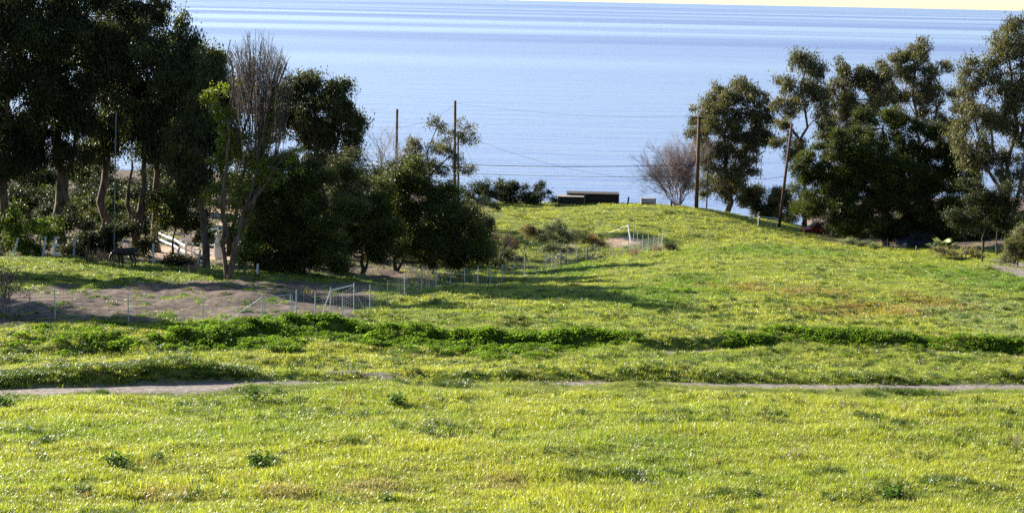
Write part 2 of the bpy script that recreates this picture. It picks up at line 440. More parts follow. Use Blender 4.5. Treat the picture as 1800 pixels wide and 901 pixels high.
sa = axis([(-160000, -5000, 30000), (-5000, 5000, 1000), (5000, 160000, 30000)]); sb = axis([(-2000, 5000, 1000), (5000, 200000, 30000)])
sx, sy = np.meshgrid(sa, sb); n1 = len(sa)
ii = (np.arange(len(sb) - 1)[:, None] * n1 + np.arange(n1 - 1)[None]).ravel()
seao = obj('sea', np.stack([sx, sy, np.zeros_like(sx)], -1).reshape(-1, 3), np.stack([ii, ii + 1, ii + n1 + 1, ii + n1], 1), sea_material())
tag(seao, 'calm pale blue sea with darker wind streaks reaching the horizon', kind='structure')

# ------------------------------------------------------------------ ground cover (instanced tufts)
def proto_collection(name, meshes, mat):
    c = bpy.data.collections.new(name)
    for k, me in enumerate(meshes):
        me.materials.append(mat); o = bpy.data.objects.new(name, me); c.objects.link(o)
    return c

def blades(n, rad, lmin, lmax, wid, lean, seed, seg=3):
    r = np.random.default_rng(seed); Vv = []; Ff = []
    for i in range(n):
        a = r.uniform(0, 2 * math.pi); q = rad * math.sqrt(r.uniform()); bx, by = q * math.cos(a), q * math.sin(a)
        L = r.uniform(lmin, lmax); da = r.uniform(0, 2 * math.pi); ln = r.uniform(0.2, 1.0) * lean
        dx, dy = math.cos(da), math.sin(da); fx, fy = -dy, dx; w = wid * r.uniform(0.6, 1.3)
        n0 = len(Vv)
        for s in range(seg + 1):
            t = s / seg; out = ln * L * t * t; up = L * (t - 0.35 * ln * t * t)
            ww = w * (1 - t) ** 0.7 * 0.5 if s < seg else 0.0006
            cx, cy = bx + dx * out, by + dy * out
            Vv += [(cx - fx * ww, cy - fy * ww, up - 0.03), (cx + fx * ww, cy + fy * ww, up - 0.03)]
        for s in range(seg):
            k = n0 + 2 * s; Ff.append((k, k + 1, k + 3, k + 2))
    return mesh_from('tuft', Vv, np.array(Ff))

def broad_leaves(n, rad, hmax, size, seed):
    """low plant of rounded leaves held up on stalks"""
    r = np.random.default_rng(seed); Vv = []; Ff = []
    for i in range(n):
        a = r.uniform(0, 2 * math.pi); q = rad * math.sqrt(r.uniform()); h = hmax * (1 - 0.6 * (q / rad) ** 2) * r.uniform(0.45, 1.0)
        c = Vector((q * math.cos(a), q * math.sin(a), h)); s = size * r.uniform(0.6, 1.25)
        e = Euler((r.normal(0, 0.55), r.normal(0, 0.55), r.uniform(0, 6.28))); Mx = e.to_matrix()
        n0 = len(Vv); Vv.append(tuple(c - Mx @ Vector((0, 0, s * 0.18))))
        for k in range(7):
            t = 2 * math.pi * k / 7; rr = s * 0.5 * (1 + 0.12 * math.cos(3 * t))
            Vv.append(tuple(c + Mx @ Vector((rr * math.cos(t), rr * math.sin(t), 0.02 * math.sin(4 * t)))))
        for k in range(7): Ff.append((n0, n0 + 1 + k, n0 + 1 + (k + 1) % 7))
    return mesh_from('leafy_plant', Vv, np.array(Ff))

def gn_group(name, coll):
    g = bpy.data.node_groups.new(name, 'GeometryNodeTree')
    g.interface.new_socket('Geometry', in_out='INPUT', socket_type='NodeSocketGeometry')
    g.interface.new_socket('Geometry', in_out='OUTPUT', socket_type='NodeSocketGeometry')
    N = g.nodes.new; gi = N('NodeGroupInput'); go = N('NodeGroupOutput')
    ci = N('GeometryNodeCollectionInfo'); ci.inputs['Collection'].default_value = coll
    ci.inputs['Separate Children'].default_value = True; ci.inputs['Reset Children'].default_value = True
    ip = N('GeometryNodeInstanceOnPoints'); ip.inputs['Pick Instance'].default_value = True
    def named(n, t):
        a = N('GeometryNodeInputNamedAttribute'); a.data_type = t; a.inputs['Name'].default_value = n; return a.outputs['Attribute']
    g.links.new(gi.outputs[0], ip.inputs['Points']); g.links.new(ci.outputs[0], ip.inputs['Instance'])
    g.links.new(named('pick', 'INT'), ip.inputs['Instance Index'])
    g.links.new(named('rot', 'FLOAT_VECTOR'), ip.inputs['Rotation'])
    g.links.new(named('size', 'FLOAT_VECTOR'), ip.inputs['Scale'])
    g.links.new(ip.outputs[0], go.inputs[0])
    return g

def scatter(name, label, coll, X, Y, Z, tint, size, tilt=0.12):
    n = len(X); m = bpy.data.meshes.new(name); m.vertices.add(n)
    m.vertices.foreach_set('co', np.stack([X, Y, Z], 1).astype(np.float32).ravel())
    k = len(coll.objects)
    m.attributes.new('pick', 'INT', 'POINT').data.foreach_set('value', rng.integers(0, k, n).astype(np.int32))
    rot = np.stack([rng.normal(0, tilt, n), rng.normal(0, tilt, n), rng.uniform(0, 6.283, n)], 1)
    m.attributes.new('rot', 'FLOAT_VECTOR', 'POINT').data.foreach_set('vector', rot.astype(np.float32).ravel())
    m.attributes.new('size', 'FLOAT_VECTOR', 'POINT').data.foreach_set('vector', np.asarray(size, np.float32).ravel())
    m.attributes.new('tint', 'FLOAT_COLOR', 'POINT').data.foreach_set('color', np.hstack([tint, np.ones((n, 1))]).astype(np.float32).ravel())
    o = bpy.data.objects.new(name, m); COL.objects.link(o)
    md = o.modifiers.new('scatter', 'NODES'); md.node_group = gn_group(name, coll)
    tag(o, label, kind='stuff'); return o

grass_c = proto_collection('grass_tuft', [blades(44, 0.21, 0.06, 0.15, 0.018, 1.15, 100 + k) for k in range(6)], M['grass'])
tall_c = proto_collection('tall_grass_tuft', [blades(46, 0.17, 0.22, 0.42, 0.024, 0.85, 200 + k, 4) for k in range(4)], M['grass'])
mallow_c = proto_collection('mallow_plant', [broad_leaves(56, 0.34, 0.36, 0.105, 300 + k) for k in range(5)], M['mallow'])

def pts_in(y0, y1, dens, margin=1.12):
    w = 0.335 * y1 * margin + 2
    n = int((y1 - y0) * 2 * w * dens)
    X = rng.uniform(-w, w, n); Y = rng.uniform(y0, y1, n)
    k = np.abs(X) < 0.335 * Y * margin + 2
    return X[k], Y[k]

GREEN = np.array([0.175, 0.245, 0.034]); YEL = np.array([0.385, 0.375, 0.057]); LUSH = np.array([0.12, 0.22, 0.02])
REDC = np.array([0.27, 0.17, 0.04]); PALE = np.array([0.25, 0.29, 0.13]); DRY = np.array([0.36, 0.27, 0.14])
def grass_tint(X, Y):
    n = len(X)
    v = np.clip(0.62 + 1.5 * fbm(X / 4.5, Y / 4.0, 51) + rng.normal(0, 0.1, n), 0, 0.9)[:, None]
    c = GREEN * (1 - v) + YEL * v
    near = (sstep(64, 60, Y))[:, None]
    lush = (np.clip(patches(LUSH_P, X, Y, 1.0) * 1.2, 0, 1))[:, None]
    c = c * (1 - 0.8 * lush) + LUSH * 0.8 * lush
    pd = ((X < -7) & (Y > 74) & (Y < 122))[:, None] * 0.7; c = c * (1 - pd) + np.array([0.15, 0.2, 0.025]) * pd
    kn = (sstep(150, 165, Y) * 0.6)[:, None]; c = c * (1 - kn) + YEL * kn
    rd = sstep(0.15, 0.9, patches(RED_P, X, Y, 1.6))[:, None] * 0.6; c = c * (1 - rd) + REDC * rd
    pl = sstep(0.2, 0.8, patches(PALE_P, X, Y, 0.8))[:, None] * 0.7; c = c * (1 - pl) + PALE * pl
    dr = sstep(0.3, 0.9, patches(DRY_P, X, Y, 1.6))[:, None] * 0.7; c = c * (1 - dr) + DRY * dr
    pk = (rng.uniform(0, 1, n) < 0.05)[:, None]; c = np.where(pk, DRY * 0.8, c)
    return c * rng.uniform(0.75, 1.18, (n, 1))
def grass_keep(X, Y):
    p = 1 - np.maximum.reduce([soil_mask(X, Y) * 0.97, litter_mask(X, Y) * 0.9, road_mask(X, Y), path_mask(X, Y), yard_mask(X, Y), mallow_mask(X, Y) * 0.5])
    return rng.uniform(0, 1, len(X)) < p

GX = []; 
for y0, y1, dens, sc in [(33, 48, 30, 1.0), (48, 64, 24, 1.05), (64, 82, 17, 1.1), (82, 110, 9, 1.3), (110, 150, 4.5, 1.6), (150, 200, 2.6, 2.0)]:
    X, Y = pts_in(y0, y1, dens); k = grass_keep(X, Y); X, Y = X[k], Y[k]
    GX.append((X, Y, np.full(len(X), sc)))
X, Y, S = [np.concatenate(q) for q in zip(*GX)]
nearroad = 1 - 0.75 * np.exp(-((Y - road_y(X) + 2.2) / 1.6) ** 2)
hgt = nearroad * (0.6 + 1.3 * np.clip(0.5 + 1.6 * fbm(X / 2.2, Y / 1.6, 61), 0, 1)) * np.where(Y < 58, 1.1, 0.8)
size = np.stack([S, S, np.minimum(S, 1.3) * hgt], 1) * rng.uniform(0.8, 1.25, (len(X), 1))
scatter('meadow_grass', 'short yellow-green grass covering the hillside', grass_c, X, Y, ground(X, Y), grass_tint(X, Y), size)

# darker, coarser tufts in drifts
c1 = pts_in(34, 62, 0.11); c2 = pts_in(61, 100, 0.5); c3 = pts_in(100, 190, 0.12); cxs, cys = [np.concatenate(q) for q in zip(c1, c2, c3)]; XX = []; YY = []
for cx, cy in zip(cxs, cys):
    big = 1.0 if cy < 62 else 0.6; n = int(rng.uniform(2, 22) * big); w = rng.uniform(0.2, 1.1) * big ** 0.5; XX.append(cx + rng.normal(0, w, n)); YY.append(cy + rng.normal(0, 0.25 + 0.12 * w, n))
X = np.concatenate(XX); Y = np.concatenate(YY)
k = grass_keep(X, Y); X, Y = X[k], Y[k]
bankx = rng.uniform(-26, -10.0, 900); banky = road_y(bankx) + rng.uniform(0.9, 3.0, 900)
X = np.concatenate([X, bankx]); Y = np.concatenate([Y, banky])
tt = np.array([0.05, 0.088, 0.012]) * rng.uniform(0.7, 1.5, (len(X), 1)) + np.array([0.03, 0.02, 0]) * rng.uniform(0, 1, (len(X), 1))
sz = rng.uniform(0.45, 1.0, (len(X), 1)) * np.array([[1.15, 1.15, 0.75]]) * np.where(Y > 64, 0.85, 1.0)[:, None]
scatter('coarse_grass', 'darker coarse grass tufts growing in drifts across the slope', tall_c, X, Y, ground(X, Y), tt, sz)

# mallow
X, Y = pts_in(65, 80, 22); k = rng.uniform(0, 1, len(X)) < mallow_mask(X, Y); X, Y = X[k], Y[k]
tt = np.array([0.125, 0.195, 0.02]) * rng.uniform(0.7, 1.3, (len(X), 1))
onstrip = np.exp(-((Y - bank_y(X) - 0.5) / 0.9) ** 2)[:, None]
sz = rng.uniform(0.6, 1.25, (len(X), 1)) * (0.58 + 0.12 * (X < 2)[:, None] + 0.4 * onstrip * (vnoise(X / 1.1, Y / 1.1, 77) ** 0.8)[:, None]) * (1 - 0.5 * np.exp(-((X - 7.8) / 2.2) ** 2))[:, None] * np.ones((1, 3))
X2, Y2 = pts_in(76, 104, 2.2); k = (X2 < -7) & (fbm(X2 / 2.2, Y2 / 1.6, 81) > 0.10); X2, Y2 = X2[k], Y2[k]     # weeds on the paddock
X3, Y3 = pts_in(82, 150, 0.8); k = (patches(LUSH_P, X3, Y3, 1.0) > 0.35) & (rng.uniform(0, 1, len(X3)) < .6); X3, Y3 = X3[k], Y3[k]
X = np.concatenate([X, X2, X3]); Y = np.concatenate([Y, Y2, Y3])
tt = np.vstack([tt, np.array([0.15, 0.24, 0.025]) * rng.uniform(0.7, 1.3, (len(X2) + len(X3), 1))])
sz = np.vstack([sz, rng.uniform(0.5, 0.9, (len(X2), 1)) * np.array([[1.1, 1.1, 0.45]]), rng.uniform(0.5, 0.9, (len(X3), 1)) * np.array([[1.1, 1.1, 0.7]])])
scatter('mallow_cover', 'bright green broad-leaved mallow on the low bank above the track', mallow_c, X, Y, ground(X, Y) - 0.02, tt, sz)

# ------------------------------------------------------------------ trees and shrubs
def jitter_line(pts, amp, n=4, r=None):
    r = r or rng; pts = [np.array(p, float) for p in pts]; out = [pts[0]]
    for a, b in zip(pts[:-1], pts[1:]):
        L = np.linalg.norm(b - a)
        for k in range(1, n + 1):
            t = k / n; q = a * (1 - t) + b * t
            if k < n: q = q + r.normal(0, amp * L, 3)
            out.append(q)
    return out

def leaves_mesh(name, C, clump_r, per, L, W, col, style, parent, mat, var=0.3):
    """C: clump centres; per: leaves for each clump"""
    n = len(C) * per
    cen = np.repeat(C, per, 0) + rng.normal(0, 1, (n, 3)) * np.repeat(clump_r, per)[:, None] * np.array([1, 1, 0.8])
    if style == 'euc':       # hanging leaves
        a = np.stack([rng.normal(0, 0.45, n), rng.normal(0, 0.45, n), -np.ones(n)], 1)
    elif style == 'needle':  # tufts pointing up and out
        o = cen - np.repeat(C, per, 0); a = o / (np.linalg.norm(o, axis=1)[:, None] + 1e-6) + rng.normal(0, 0.4, (n, 3)) + np.array([0, 0, 0.5])
    else:
        a = rng.normal(0, 1, (n, 3)); a[:, 2] *= 0.7
    a /= np.linalg.norm(a, axis=1)[:, None]
    b = np.cross(a, rng.normal(0, 1, (n, 3))); b /= np.linalg.norm(b, axis=1)[:, None] + 1e-9
    l = (L * rng.uniform(0.6, 1.3, n))[:, None]; w = (W * rng.uniform(0.6, 1.3, n))[:, None]
    Vv = np.stack([cen - a * l / 2, cen + b * w / 2 - a * l * 0.1, cen + a * l / 2, cen - b * w / 2 - a * l * 0.1], 1).reshape(-1, 3)
    Fq = np.arange(n * 4).reshape(n, 4)
    o = obj(name, Vv, Fq, mat, parent)
    cl = np.repeat(np.clip(rng.normal(1, var, len(C)), 0.45, 1.9), per)[:, None] * rng.uniform(0.7, 1.3, (n, 1))
    warm = np.repeat(rng.uniform(0, 1, len(C)), per)[:, None] * np.array([0.25, 0.08, -0.1])
    colr = np.array(col) * cl * (1 + warm)
    c4 = np.repeat(np.hstack([np.clip(colr, 0.004, 1), np.ones((n, 1))]), 4, 0)
    o.data.attributes.new('tint', 'FLOAT_COLOR', 'POINT').data.foreach_set('color', c4.astype(np.float32).ravel())
    return o

LAI = 1.6
def tree(name, label, cat, px, d, trunks, lobes, col, style='euc', lai=2.6, leaf=(0.34, 0.10), clump=0.42, bark='bark', r0=0.3, group=None, limb=True, mat=None, twigs=0.6, depth=0.85, soft=1.0, var=0.3, puff=1.0):
    """trunks: polylines of photo pixels at distance d; lobes: (px, py, rx, ry[, depth shift]) ellipsoids of foliage at distance d"""
    base = gpt(px, d); u = d / F
    if group == GR: lai *= 1.3; lobes = [(a_, b_, c_ * 1.08, e_ * 1.1) for a_, b_, c_, e_ in lobes]
    root = empty(name, base); root['_o'] = tuple(base)
    tag(root, label, cat, group)
    T = MB(); B = MB(); tp = []
    for k, tr in enumerate(trunks):
        pts = []
        for i, (a, b) in enumerate(tr):
            pts.append(P(a, b, d + (0 if i == 0 else rng.normal(0, 0.5))))
        if pts and tr[0][1] > 9000 or k == 0: pts[0] = base + np.array([0, 0, -0.4])
        elif abs(tr[0][0] - px) < 30 and k > 0 and pts[0][2] < base[2] + 0.8: pts[0] = np.array([pts[0][0], d + rng.normal(0, .3), base[2] - 0.5])
        pl = jitter_line(pts, 0.035, 4)
        rr = r0 * (1 if k == 0 else 0.7)
        rad = [rr * (1 - 0.8 * i / (len(pl) - 1)) * (1.35 if i == 0 else 1) for i in range(len(pl))]
        T.tube(pl, rad, 8); tp += [(q, r_) for q, r_ in zip(pl, rad)]
    if not tp: tp = [(base + np.array([0, 0, 0.1]), 0.08)]
    TP = np.array([q for q, _ in tp]); TR = np.array([r_ for _, r_ in tp])
    CC = []; CR = []; N = 0
    lw, ww = leaf; la = lw * ww * 0.5
    for lb in lobes:
        cx, cy, rx, ry = lb[:4]; rx *= 1.08; ry *= 1.08; dd = lb[4] if len(lb) > 4 else rng.uniform(-0.45, 0.45) * rx * u
        c = P(cx, cy, d + dd); rx, ry = rx * u, ry * u; rd = depth * (rx + ry) / 2
        ncl = max(4, int(2.0 * rx * ry / (clump ** 2) * soft))
        pf = puff * (1.25 if style == 'euc' else 1.0); nsub = max(6, int(rx * ry / pf ** 2 * (4.0 if style == 'euc' else 2.6))); sub = rng.normal(0, 1, (nsub, 3)); sub /= np.linalg.norm(sub, axis=1)[:, None]
        sub *= (rng.uniform(0.15, 1, nsub) ** 0.45)[:, None] * rng.uniform(0.75, 1.0, (nsub, 1))
        q = rng.normal(0, 1, (ncl, 3)); q /= np.linalg.norm(q, axis=1)[:, None]
        q = sub[rng.integers(0, nsub, ncl)] + q * (rng.uniform(0, 1, (ncl, 1)) ** 0.4) * min(0.5, pf / max(rx, ry) * 0.66)
        pts = c + q * np.array([rx, rd, ry])
        g = ground(pts[:, 0], pts[:, 1]) + 0.15
        pts[:, 2] = np.maximum(pts[:, 2], g + rng.uniform(0, 0.4, ncl))
        CC.append(pts); CR.append(np.full(ncl, clump) * rng.uniform(0.5, 1.15, ncl) * min(1.0, 0.35 + min(rx, ry) / (2.5 * clump)))
        N += math.pi * rx * ry * lai * LAI / la
        if limb:
            cost = np.linalg.norm(TP - c, axis=1) + np.maximum(TP[:, 2] - c[2] + 0.5 * ry, 0) * 2.5
            k = int(np.argmin(cost)); a = TP[k]; ln = np.linalg.norm(c - a)
            if ln > 0.4:
                mid = (a + c) / 2 + np.array([0, 0, -0.08 * ln]) + rng.normal(0, 0.06 * ln, 3)
                rr = min(TR[k] * 0.7, 0.03 + 0.02 * ln)
                B.tube(jitter_line([a, mid, c], 0.05, 3), [rr * (1 - 0.1 * i) for i in range(7)], 6, False)
            else: rr = 0.05
            for p in pts[rng.uniform(0, 1, ncl) < twigs * min(1, 60.0 / ncl)]:
                s_ = c + (p - c) * rng.uniform(0, 0.35)
                B.tube([s_, (s_ + p) / 2 + rng.normal(0, 0.08, 3) * np.linalg.norm(p - s_), p], [min(rr, 0.05), 0.028, 0.012], 3, False)
    if T.V: T.build('trunk', M[bark], root, smooth=True)
    if B.V: B.build('branches', M[bark], root, smooth=True)['kind'] = 'stuff'
    if CC:
        CC = np.vstack(CC); CR = np.concatenate(CR)
        cr_ = leaves_mesh('crown', CC, CR, max(6, int(N / len(CC))), lw, ww, col, style, root, mat or M['leaf'], var)
    return root

def bare(name, label, cat, px, d, stems, mat='twig', height=3.0, spread=0.5, levels=4, r0=0.035, kids=4, group=None, leafy=0, leafcol=(0.08, 0.08, 0.04), seed=1, lean=(0, 0)):
    """leafless shrub or tree of branching stems"""
    r = np.random.default_rng(seed); base = gpt(px, d); root = empty(name, base); root['_o'] = tuple(base); tag(root, label, cat, group)
    S = MB(); tw = MB(); tips = []
    def grow(p, v, L, rad, lev):
        q = p + v * L * 0.5 + r.normal(0, 0.04 * L, 3); e = p + v * L + r.normal(0, 0.06 * L, 3)
        (S if lev == levels else tw).tube([p, q, e], [rad, rad * 0.8, rad * 0.6], 5 if lev == levels else 3, False)
        if lev == 0: tips.append(e); return
        for k in range(kids):
            t = r.uniform(0.35, 1.0); st = p + (e - p) * t
            nv = v + r.normal(0, 0.42, 3) + np.array([0, 0, 0.12]); nv /= np.linalg.norm(nv)
            grow(st, nv, L * r.uniform(0.5, 0.75), rad * 0.55, lev - 1)
    for k in range(stems):
        a = r.uniform(0, 6.28); v = np.array([math.cos(a) * spread * r.uniform(0.2, 1) + lean[0], math.sin(a) * spread * r.uniform(0.2, 1) + lean[1], 1.0]); v /= np.linalg.norm(v)
        grow(base + np.array([math.cos(a) * 0.15, math.sin(a) * 0.15, -0.15]), v, height * 0.42 * r.uniform(0.75, 1.15), r0, levels)
    S.build('stems', M[mat], root)['kind'] = 'stuff'; tw.build('twigs', M[mat], root)['kind'] = 'stuff'
    if leafy:
        t = np.array(tips); t = t[r.uniform(0, 1, len(t)) < 0.8]
        leaves_mesh('leaves', t, np.full(len(t), 0.10), leafy, 0.12, 0.05, leafcol, 'any', root, M['leaf_soft'])
    return root

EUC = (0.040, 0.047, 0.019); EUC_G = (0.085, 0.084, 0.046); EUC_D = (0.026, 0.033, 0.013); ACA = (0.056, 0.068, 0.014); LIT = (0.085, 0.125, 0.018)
PINE = (0.044, 0.056, 0.017); SAGE = (0.15, 0.17, 0.11); HEDGE = (0.030, 0.039, 0.016); OLIVE = (0.062, 0.066, 0.036)
GL = 'eucalyptus trees of the left grove'; GR = 'eucalyptus trees of the right grove'

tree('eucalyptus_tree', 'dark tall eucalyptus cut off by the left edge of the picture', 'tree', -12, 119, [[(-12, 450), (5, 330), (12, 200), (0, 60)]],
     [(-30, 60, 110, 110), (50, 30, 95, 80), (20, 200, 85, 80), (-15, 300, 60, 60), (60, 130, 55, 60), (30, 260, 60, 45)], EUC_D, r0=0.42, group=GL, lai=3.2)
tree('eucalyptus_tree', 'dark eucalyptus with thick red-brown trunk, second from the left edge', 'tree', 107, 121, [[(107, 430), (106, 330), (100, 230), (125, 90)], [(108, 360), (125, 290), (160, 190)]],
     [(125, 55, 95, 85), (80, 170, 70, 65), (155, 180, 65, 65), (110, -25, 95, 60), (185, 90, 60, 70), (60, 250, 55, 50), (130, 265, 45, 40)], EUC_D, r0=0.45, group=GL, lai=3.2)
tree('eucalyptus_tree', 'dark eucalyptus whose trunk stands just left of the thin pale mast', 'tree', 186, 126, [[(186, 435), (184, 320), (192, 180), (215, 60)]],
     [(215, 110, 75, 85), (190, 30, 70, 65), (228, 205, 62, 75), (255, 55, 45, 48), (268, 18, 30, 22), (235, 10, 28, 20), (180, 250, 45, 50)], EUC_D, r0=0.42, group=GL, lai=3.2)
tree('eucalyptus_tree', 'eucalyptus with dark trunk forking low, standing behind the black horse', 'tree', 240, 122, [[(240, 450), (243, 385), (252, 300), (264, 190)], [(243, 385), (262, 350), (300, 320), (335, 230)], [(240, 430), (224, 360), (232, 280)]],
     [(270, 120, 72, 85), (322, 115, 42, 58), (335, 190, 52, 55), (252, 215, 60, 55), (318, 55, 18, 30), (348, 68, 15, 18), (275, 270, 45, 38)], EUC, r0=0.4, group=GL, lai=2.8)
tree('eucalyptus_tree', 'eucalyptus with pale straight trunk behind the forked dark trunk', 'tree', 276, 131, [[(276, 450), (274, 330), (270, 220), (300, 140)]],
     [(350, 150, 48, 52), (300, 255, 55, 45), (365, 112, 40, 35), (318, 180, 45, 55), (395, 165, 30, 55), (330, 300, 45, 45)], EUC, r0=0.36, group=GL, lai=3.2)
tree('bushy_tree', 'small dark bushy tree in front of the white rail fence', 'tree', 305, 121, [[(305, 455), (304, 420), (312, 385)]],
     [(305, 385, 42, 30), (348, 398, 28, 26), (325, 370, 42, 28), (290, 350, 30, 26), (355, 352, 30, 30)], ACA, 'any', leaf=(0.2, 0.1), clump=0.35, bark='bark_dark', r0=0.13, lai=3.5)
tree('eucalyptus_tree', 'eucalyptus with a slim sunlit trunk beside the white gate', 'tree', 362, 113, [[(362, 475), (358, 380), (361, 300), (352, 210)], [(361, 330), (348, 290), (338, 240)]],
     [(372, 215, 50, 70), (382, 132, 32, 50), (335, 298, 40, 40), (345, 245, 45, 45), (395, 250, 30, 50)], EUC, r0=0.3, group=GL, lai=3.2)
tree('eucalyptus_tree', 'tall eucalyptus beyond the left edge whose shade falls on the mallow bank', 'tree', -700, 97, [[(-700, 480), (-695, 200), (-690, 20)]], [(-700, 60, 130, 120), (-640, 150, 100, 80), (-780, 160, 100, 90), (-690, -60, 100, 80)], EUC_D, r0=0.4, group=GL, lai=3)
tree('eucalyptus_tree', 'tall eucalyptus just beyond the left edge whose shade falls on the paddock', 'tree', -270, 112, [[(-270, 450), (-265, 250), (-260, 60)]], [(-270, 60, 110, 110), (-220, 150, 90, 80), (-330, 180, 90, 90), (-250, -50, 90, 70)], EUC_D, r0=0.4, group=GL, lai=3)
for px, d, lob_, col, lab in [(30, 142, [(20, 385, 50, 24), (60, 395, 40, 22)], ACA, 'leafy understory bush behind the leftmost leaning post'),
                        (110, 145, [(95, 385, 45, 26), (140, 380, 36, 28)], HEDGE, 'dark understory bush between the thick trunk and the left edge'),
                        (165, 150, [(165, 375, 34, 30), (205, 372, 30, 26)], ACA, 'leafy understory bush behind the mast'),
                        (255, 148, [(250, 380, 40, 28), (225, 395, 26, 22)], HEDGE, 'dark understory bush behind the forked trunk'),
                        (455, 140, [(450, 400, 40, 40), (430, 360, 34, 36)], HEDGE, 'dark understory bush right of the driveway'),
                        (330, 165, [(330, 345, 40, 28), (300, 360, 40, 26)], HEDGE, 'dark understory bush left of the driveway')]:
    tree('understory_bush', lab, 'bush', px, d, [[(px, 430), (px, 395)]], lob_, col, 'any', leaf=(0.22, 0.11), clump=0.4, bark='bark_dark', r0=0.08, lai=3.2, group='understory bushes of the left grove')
for px, d, lob_, lab in [(-10, 168, [(-10, 365, 60, 30), (35, 350, 40, 24)], 'tall dark bush at the back of the grove by the left edge'),
                        (90, 170, [(80, 350, 46, 28), (120, 365, 40, 26)], 'tall dark bush at the back of the grove behind the thick trunk'),
                        (190, 172, [(175, 355, 44, 28), (215, 350, 40, 30)], 'tall dark bush at the back of the grove behind the mast'),
                        (275, 170, [(265, 350, 40, 30), (300, 335, 36, 30)], 'tall dark bush at the back of the grove behind the forked trunk'),
                        (500, 150, [(490, 400, 50, 40), (540, 390, 40, 45)], 'tall dark bush filling the gap behind the paddock-edge acacia'),
                        (610, 150, [(610, 400, 50, 40), (660, 410, 46, 36)], 'tall dark bush filling the gap behind the middle acacia'),
                        (750, 152, [(740, 410, 50, 36), (790, 420, 46, 34)], 'tall dark bush filling the gap behind the broad acacia')]:
    tree('grove_bush', lab, 'bush', px, d, [[(px, 430), (px, 395)]], lob_, HEDGE, 'any', leaf=(0.26, 0.13), clump=0.5, bark='bark_dark', r0=0.1, lai=3.4, group='tall bushes at the back of the left grove')
st = [[(400, 482), (412, 430), (432, 370), (462, 240), (490, 130)], [(398, 482), (395, 400), (398, 300), (408, 170), (405, 70)], [(402, 450), (418, 360), (428, 230), (440, 90)], [(412, 430), (450, 330), (470, 210), (505, 110)], [(405, 440), (392, 330), (390, 230), (383, 160)], [(432, 370), (470, 320), (510, 260)]]
lob = []
for tr in st:
    for (a, b), (a2, b2) in zip(tr[1:-1], tr[2:]):
        for k in range(9):
            t = rng.uniform(0, 1); y_ = b + (b2 - b) * t
            if y_ > 150: lob.append((a + (a2 - a) * t + rng.normal(0, 11), y_ + rng.normal(0, 8), rng.uniform(6, 11), rng.uniform(6, 13)))
tree('multi_stemmed_tree', 'many-stemmed tree with sunlit leaf tufts and bare twiggy top', 'tree', 402, 105, st, lob, (0.125, 0.16, 0.022), 'any', leaf=(0.16, 0.1), clump=0.2, r0=0.24, lai=1.7, mat=M['leaf_soft'])
ro = bpy.data.objects['multi_stemmed_tree']; tw = MB()
for k in range(330):       # upright bare twigs of its crown top
    a = 458 + rng.uniform(-1, 1) * 62; top = 42 + ((a - 445) / 70) ** 2 * 62 + rng.uniform(0, 22); a0 = 450 + (a - 450) * rng.uniform(0.25, 0.75); b0 = rng.uniform(120, 290)
    d_ = 105 + rng.normal(0, 1.2); f_ = rng.uniform(0.45, 1.0); b1 = b0 + (top - b0) * f_; a1 = a0 + (a - a0) * f_
    p0, p2 = P(a0, b0, d_), P(a1, b1, d_ + rng.normal(0, .6)); p1 = (p0 + p2) / 2 + rng.normal(0, .12, 3)
    tw.tube([p0, p1, p2], [0.026, 0.018, 0.008], 3, False)
    for q in range(4):
        t = rng.uniform(0.3, 0.95); s_ = p0 + (p2 - p0) * t; tw.tube([s_, s_ + np.array([rng.normal(0, .22), rng.normal(0, .22), rng.uniform(.3, .7)])], [0.014, 0.006], 3, False)
tw.build('bare_twigs', M['twig_dark'], ro)['kind'] = 'stuff'
tree('acacia_tree', 'dark acacia right of the many-stemmed tree at the paddock edge', 'tree', 530, 114, [[(530, 495), (527, 470), (515, 430)], [(530, 490), (540, 455), (560, 420)]],
     [(540, 420, 66, 50), (495, 355, 52, 58), (580, 365, 56, 56), (470, 420, 40, 55), (450, 350, 35, 60), (500, 440, 50, 35), (580, 435, 45, 38), (470, 300, 40, 45), (530, 300, 45, 45)], ACA, 'any', leaf=(0.2, 0.09), clump=0.42, bark='bark_dark', r0=0.2, lai=3.6)
tree('eucalyptus_tree', 'rounded eucalyptus crown standing against the sea left of the poles', 'tree', 565, 150, [[(565, 420), (560, 320), (555, 230), (552, 150)], [(560, 320), (590, 260), (605, 200)]],
     [(560, 200, 58, 62), (598, 235, 42, 62), (548, 140, 32, 26), (518, 175, 35, 45), (618, 195, 22, 32), (560, 270, 62, 55), (580, 165, 35, 28), (625, 240, 16, 38), (490, 220, 40, 60)], EUC, r0=0.38, group=GL, lai=2.8)
tree('acacia_tree', 'dark acacia in the middle of the row above the ravine', 'tree', 636, 124, [[(636, 476), (638, 450), (630, 420)], [(636, 470), (652, 440), (665, 410)]],
     [(640, 405, 62, 50), (605, 335, 40, 40), (655, 345, 48, 46), (590, 420, 40, 45), (640, 435, 50, 30), (680, 420, 40, 40)], ACA, 'any', leaf=(0.2, 0.09), clump=0.42, bark='bark_dark', r0=0.2, lai=3.6)
tree('acacia_tree', 'broad yellow-green topped acacia below the pair of poles', 'tree', 692, 128, [[(692, 468), (694, 440), (705, 400)], [(692, 460), (720, 430), (760, 390)]],
     [(720, 340, 55, 50), (765, 365, 52, 55), (720, 412, 66, 46), (790, 400, 48, 55), (815, 435, 38, 36), (745, 308, 36, 28), (690, 350, 40, 40), (740, 435, 60, 28), (790, 445, 45, 26), (840, 425, 34, 40), (700, 310, 25, 18), (780, 325, 22, 22)], (0.062, 0.075, 0.018), 'any', leaf=(0.2, 0.09), clump=0.42, bark='bark_dark', r0=0.22, lai=3.6)
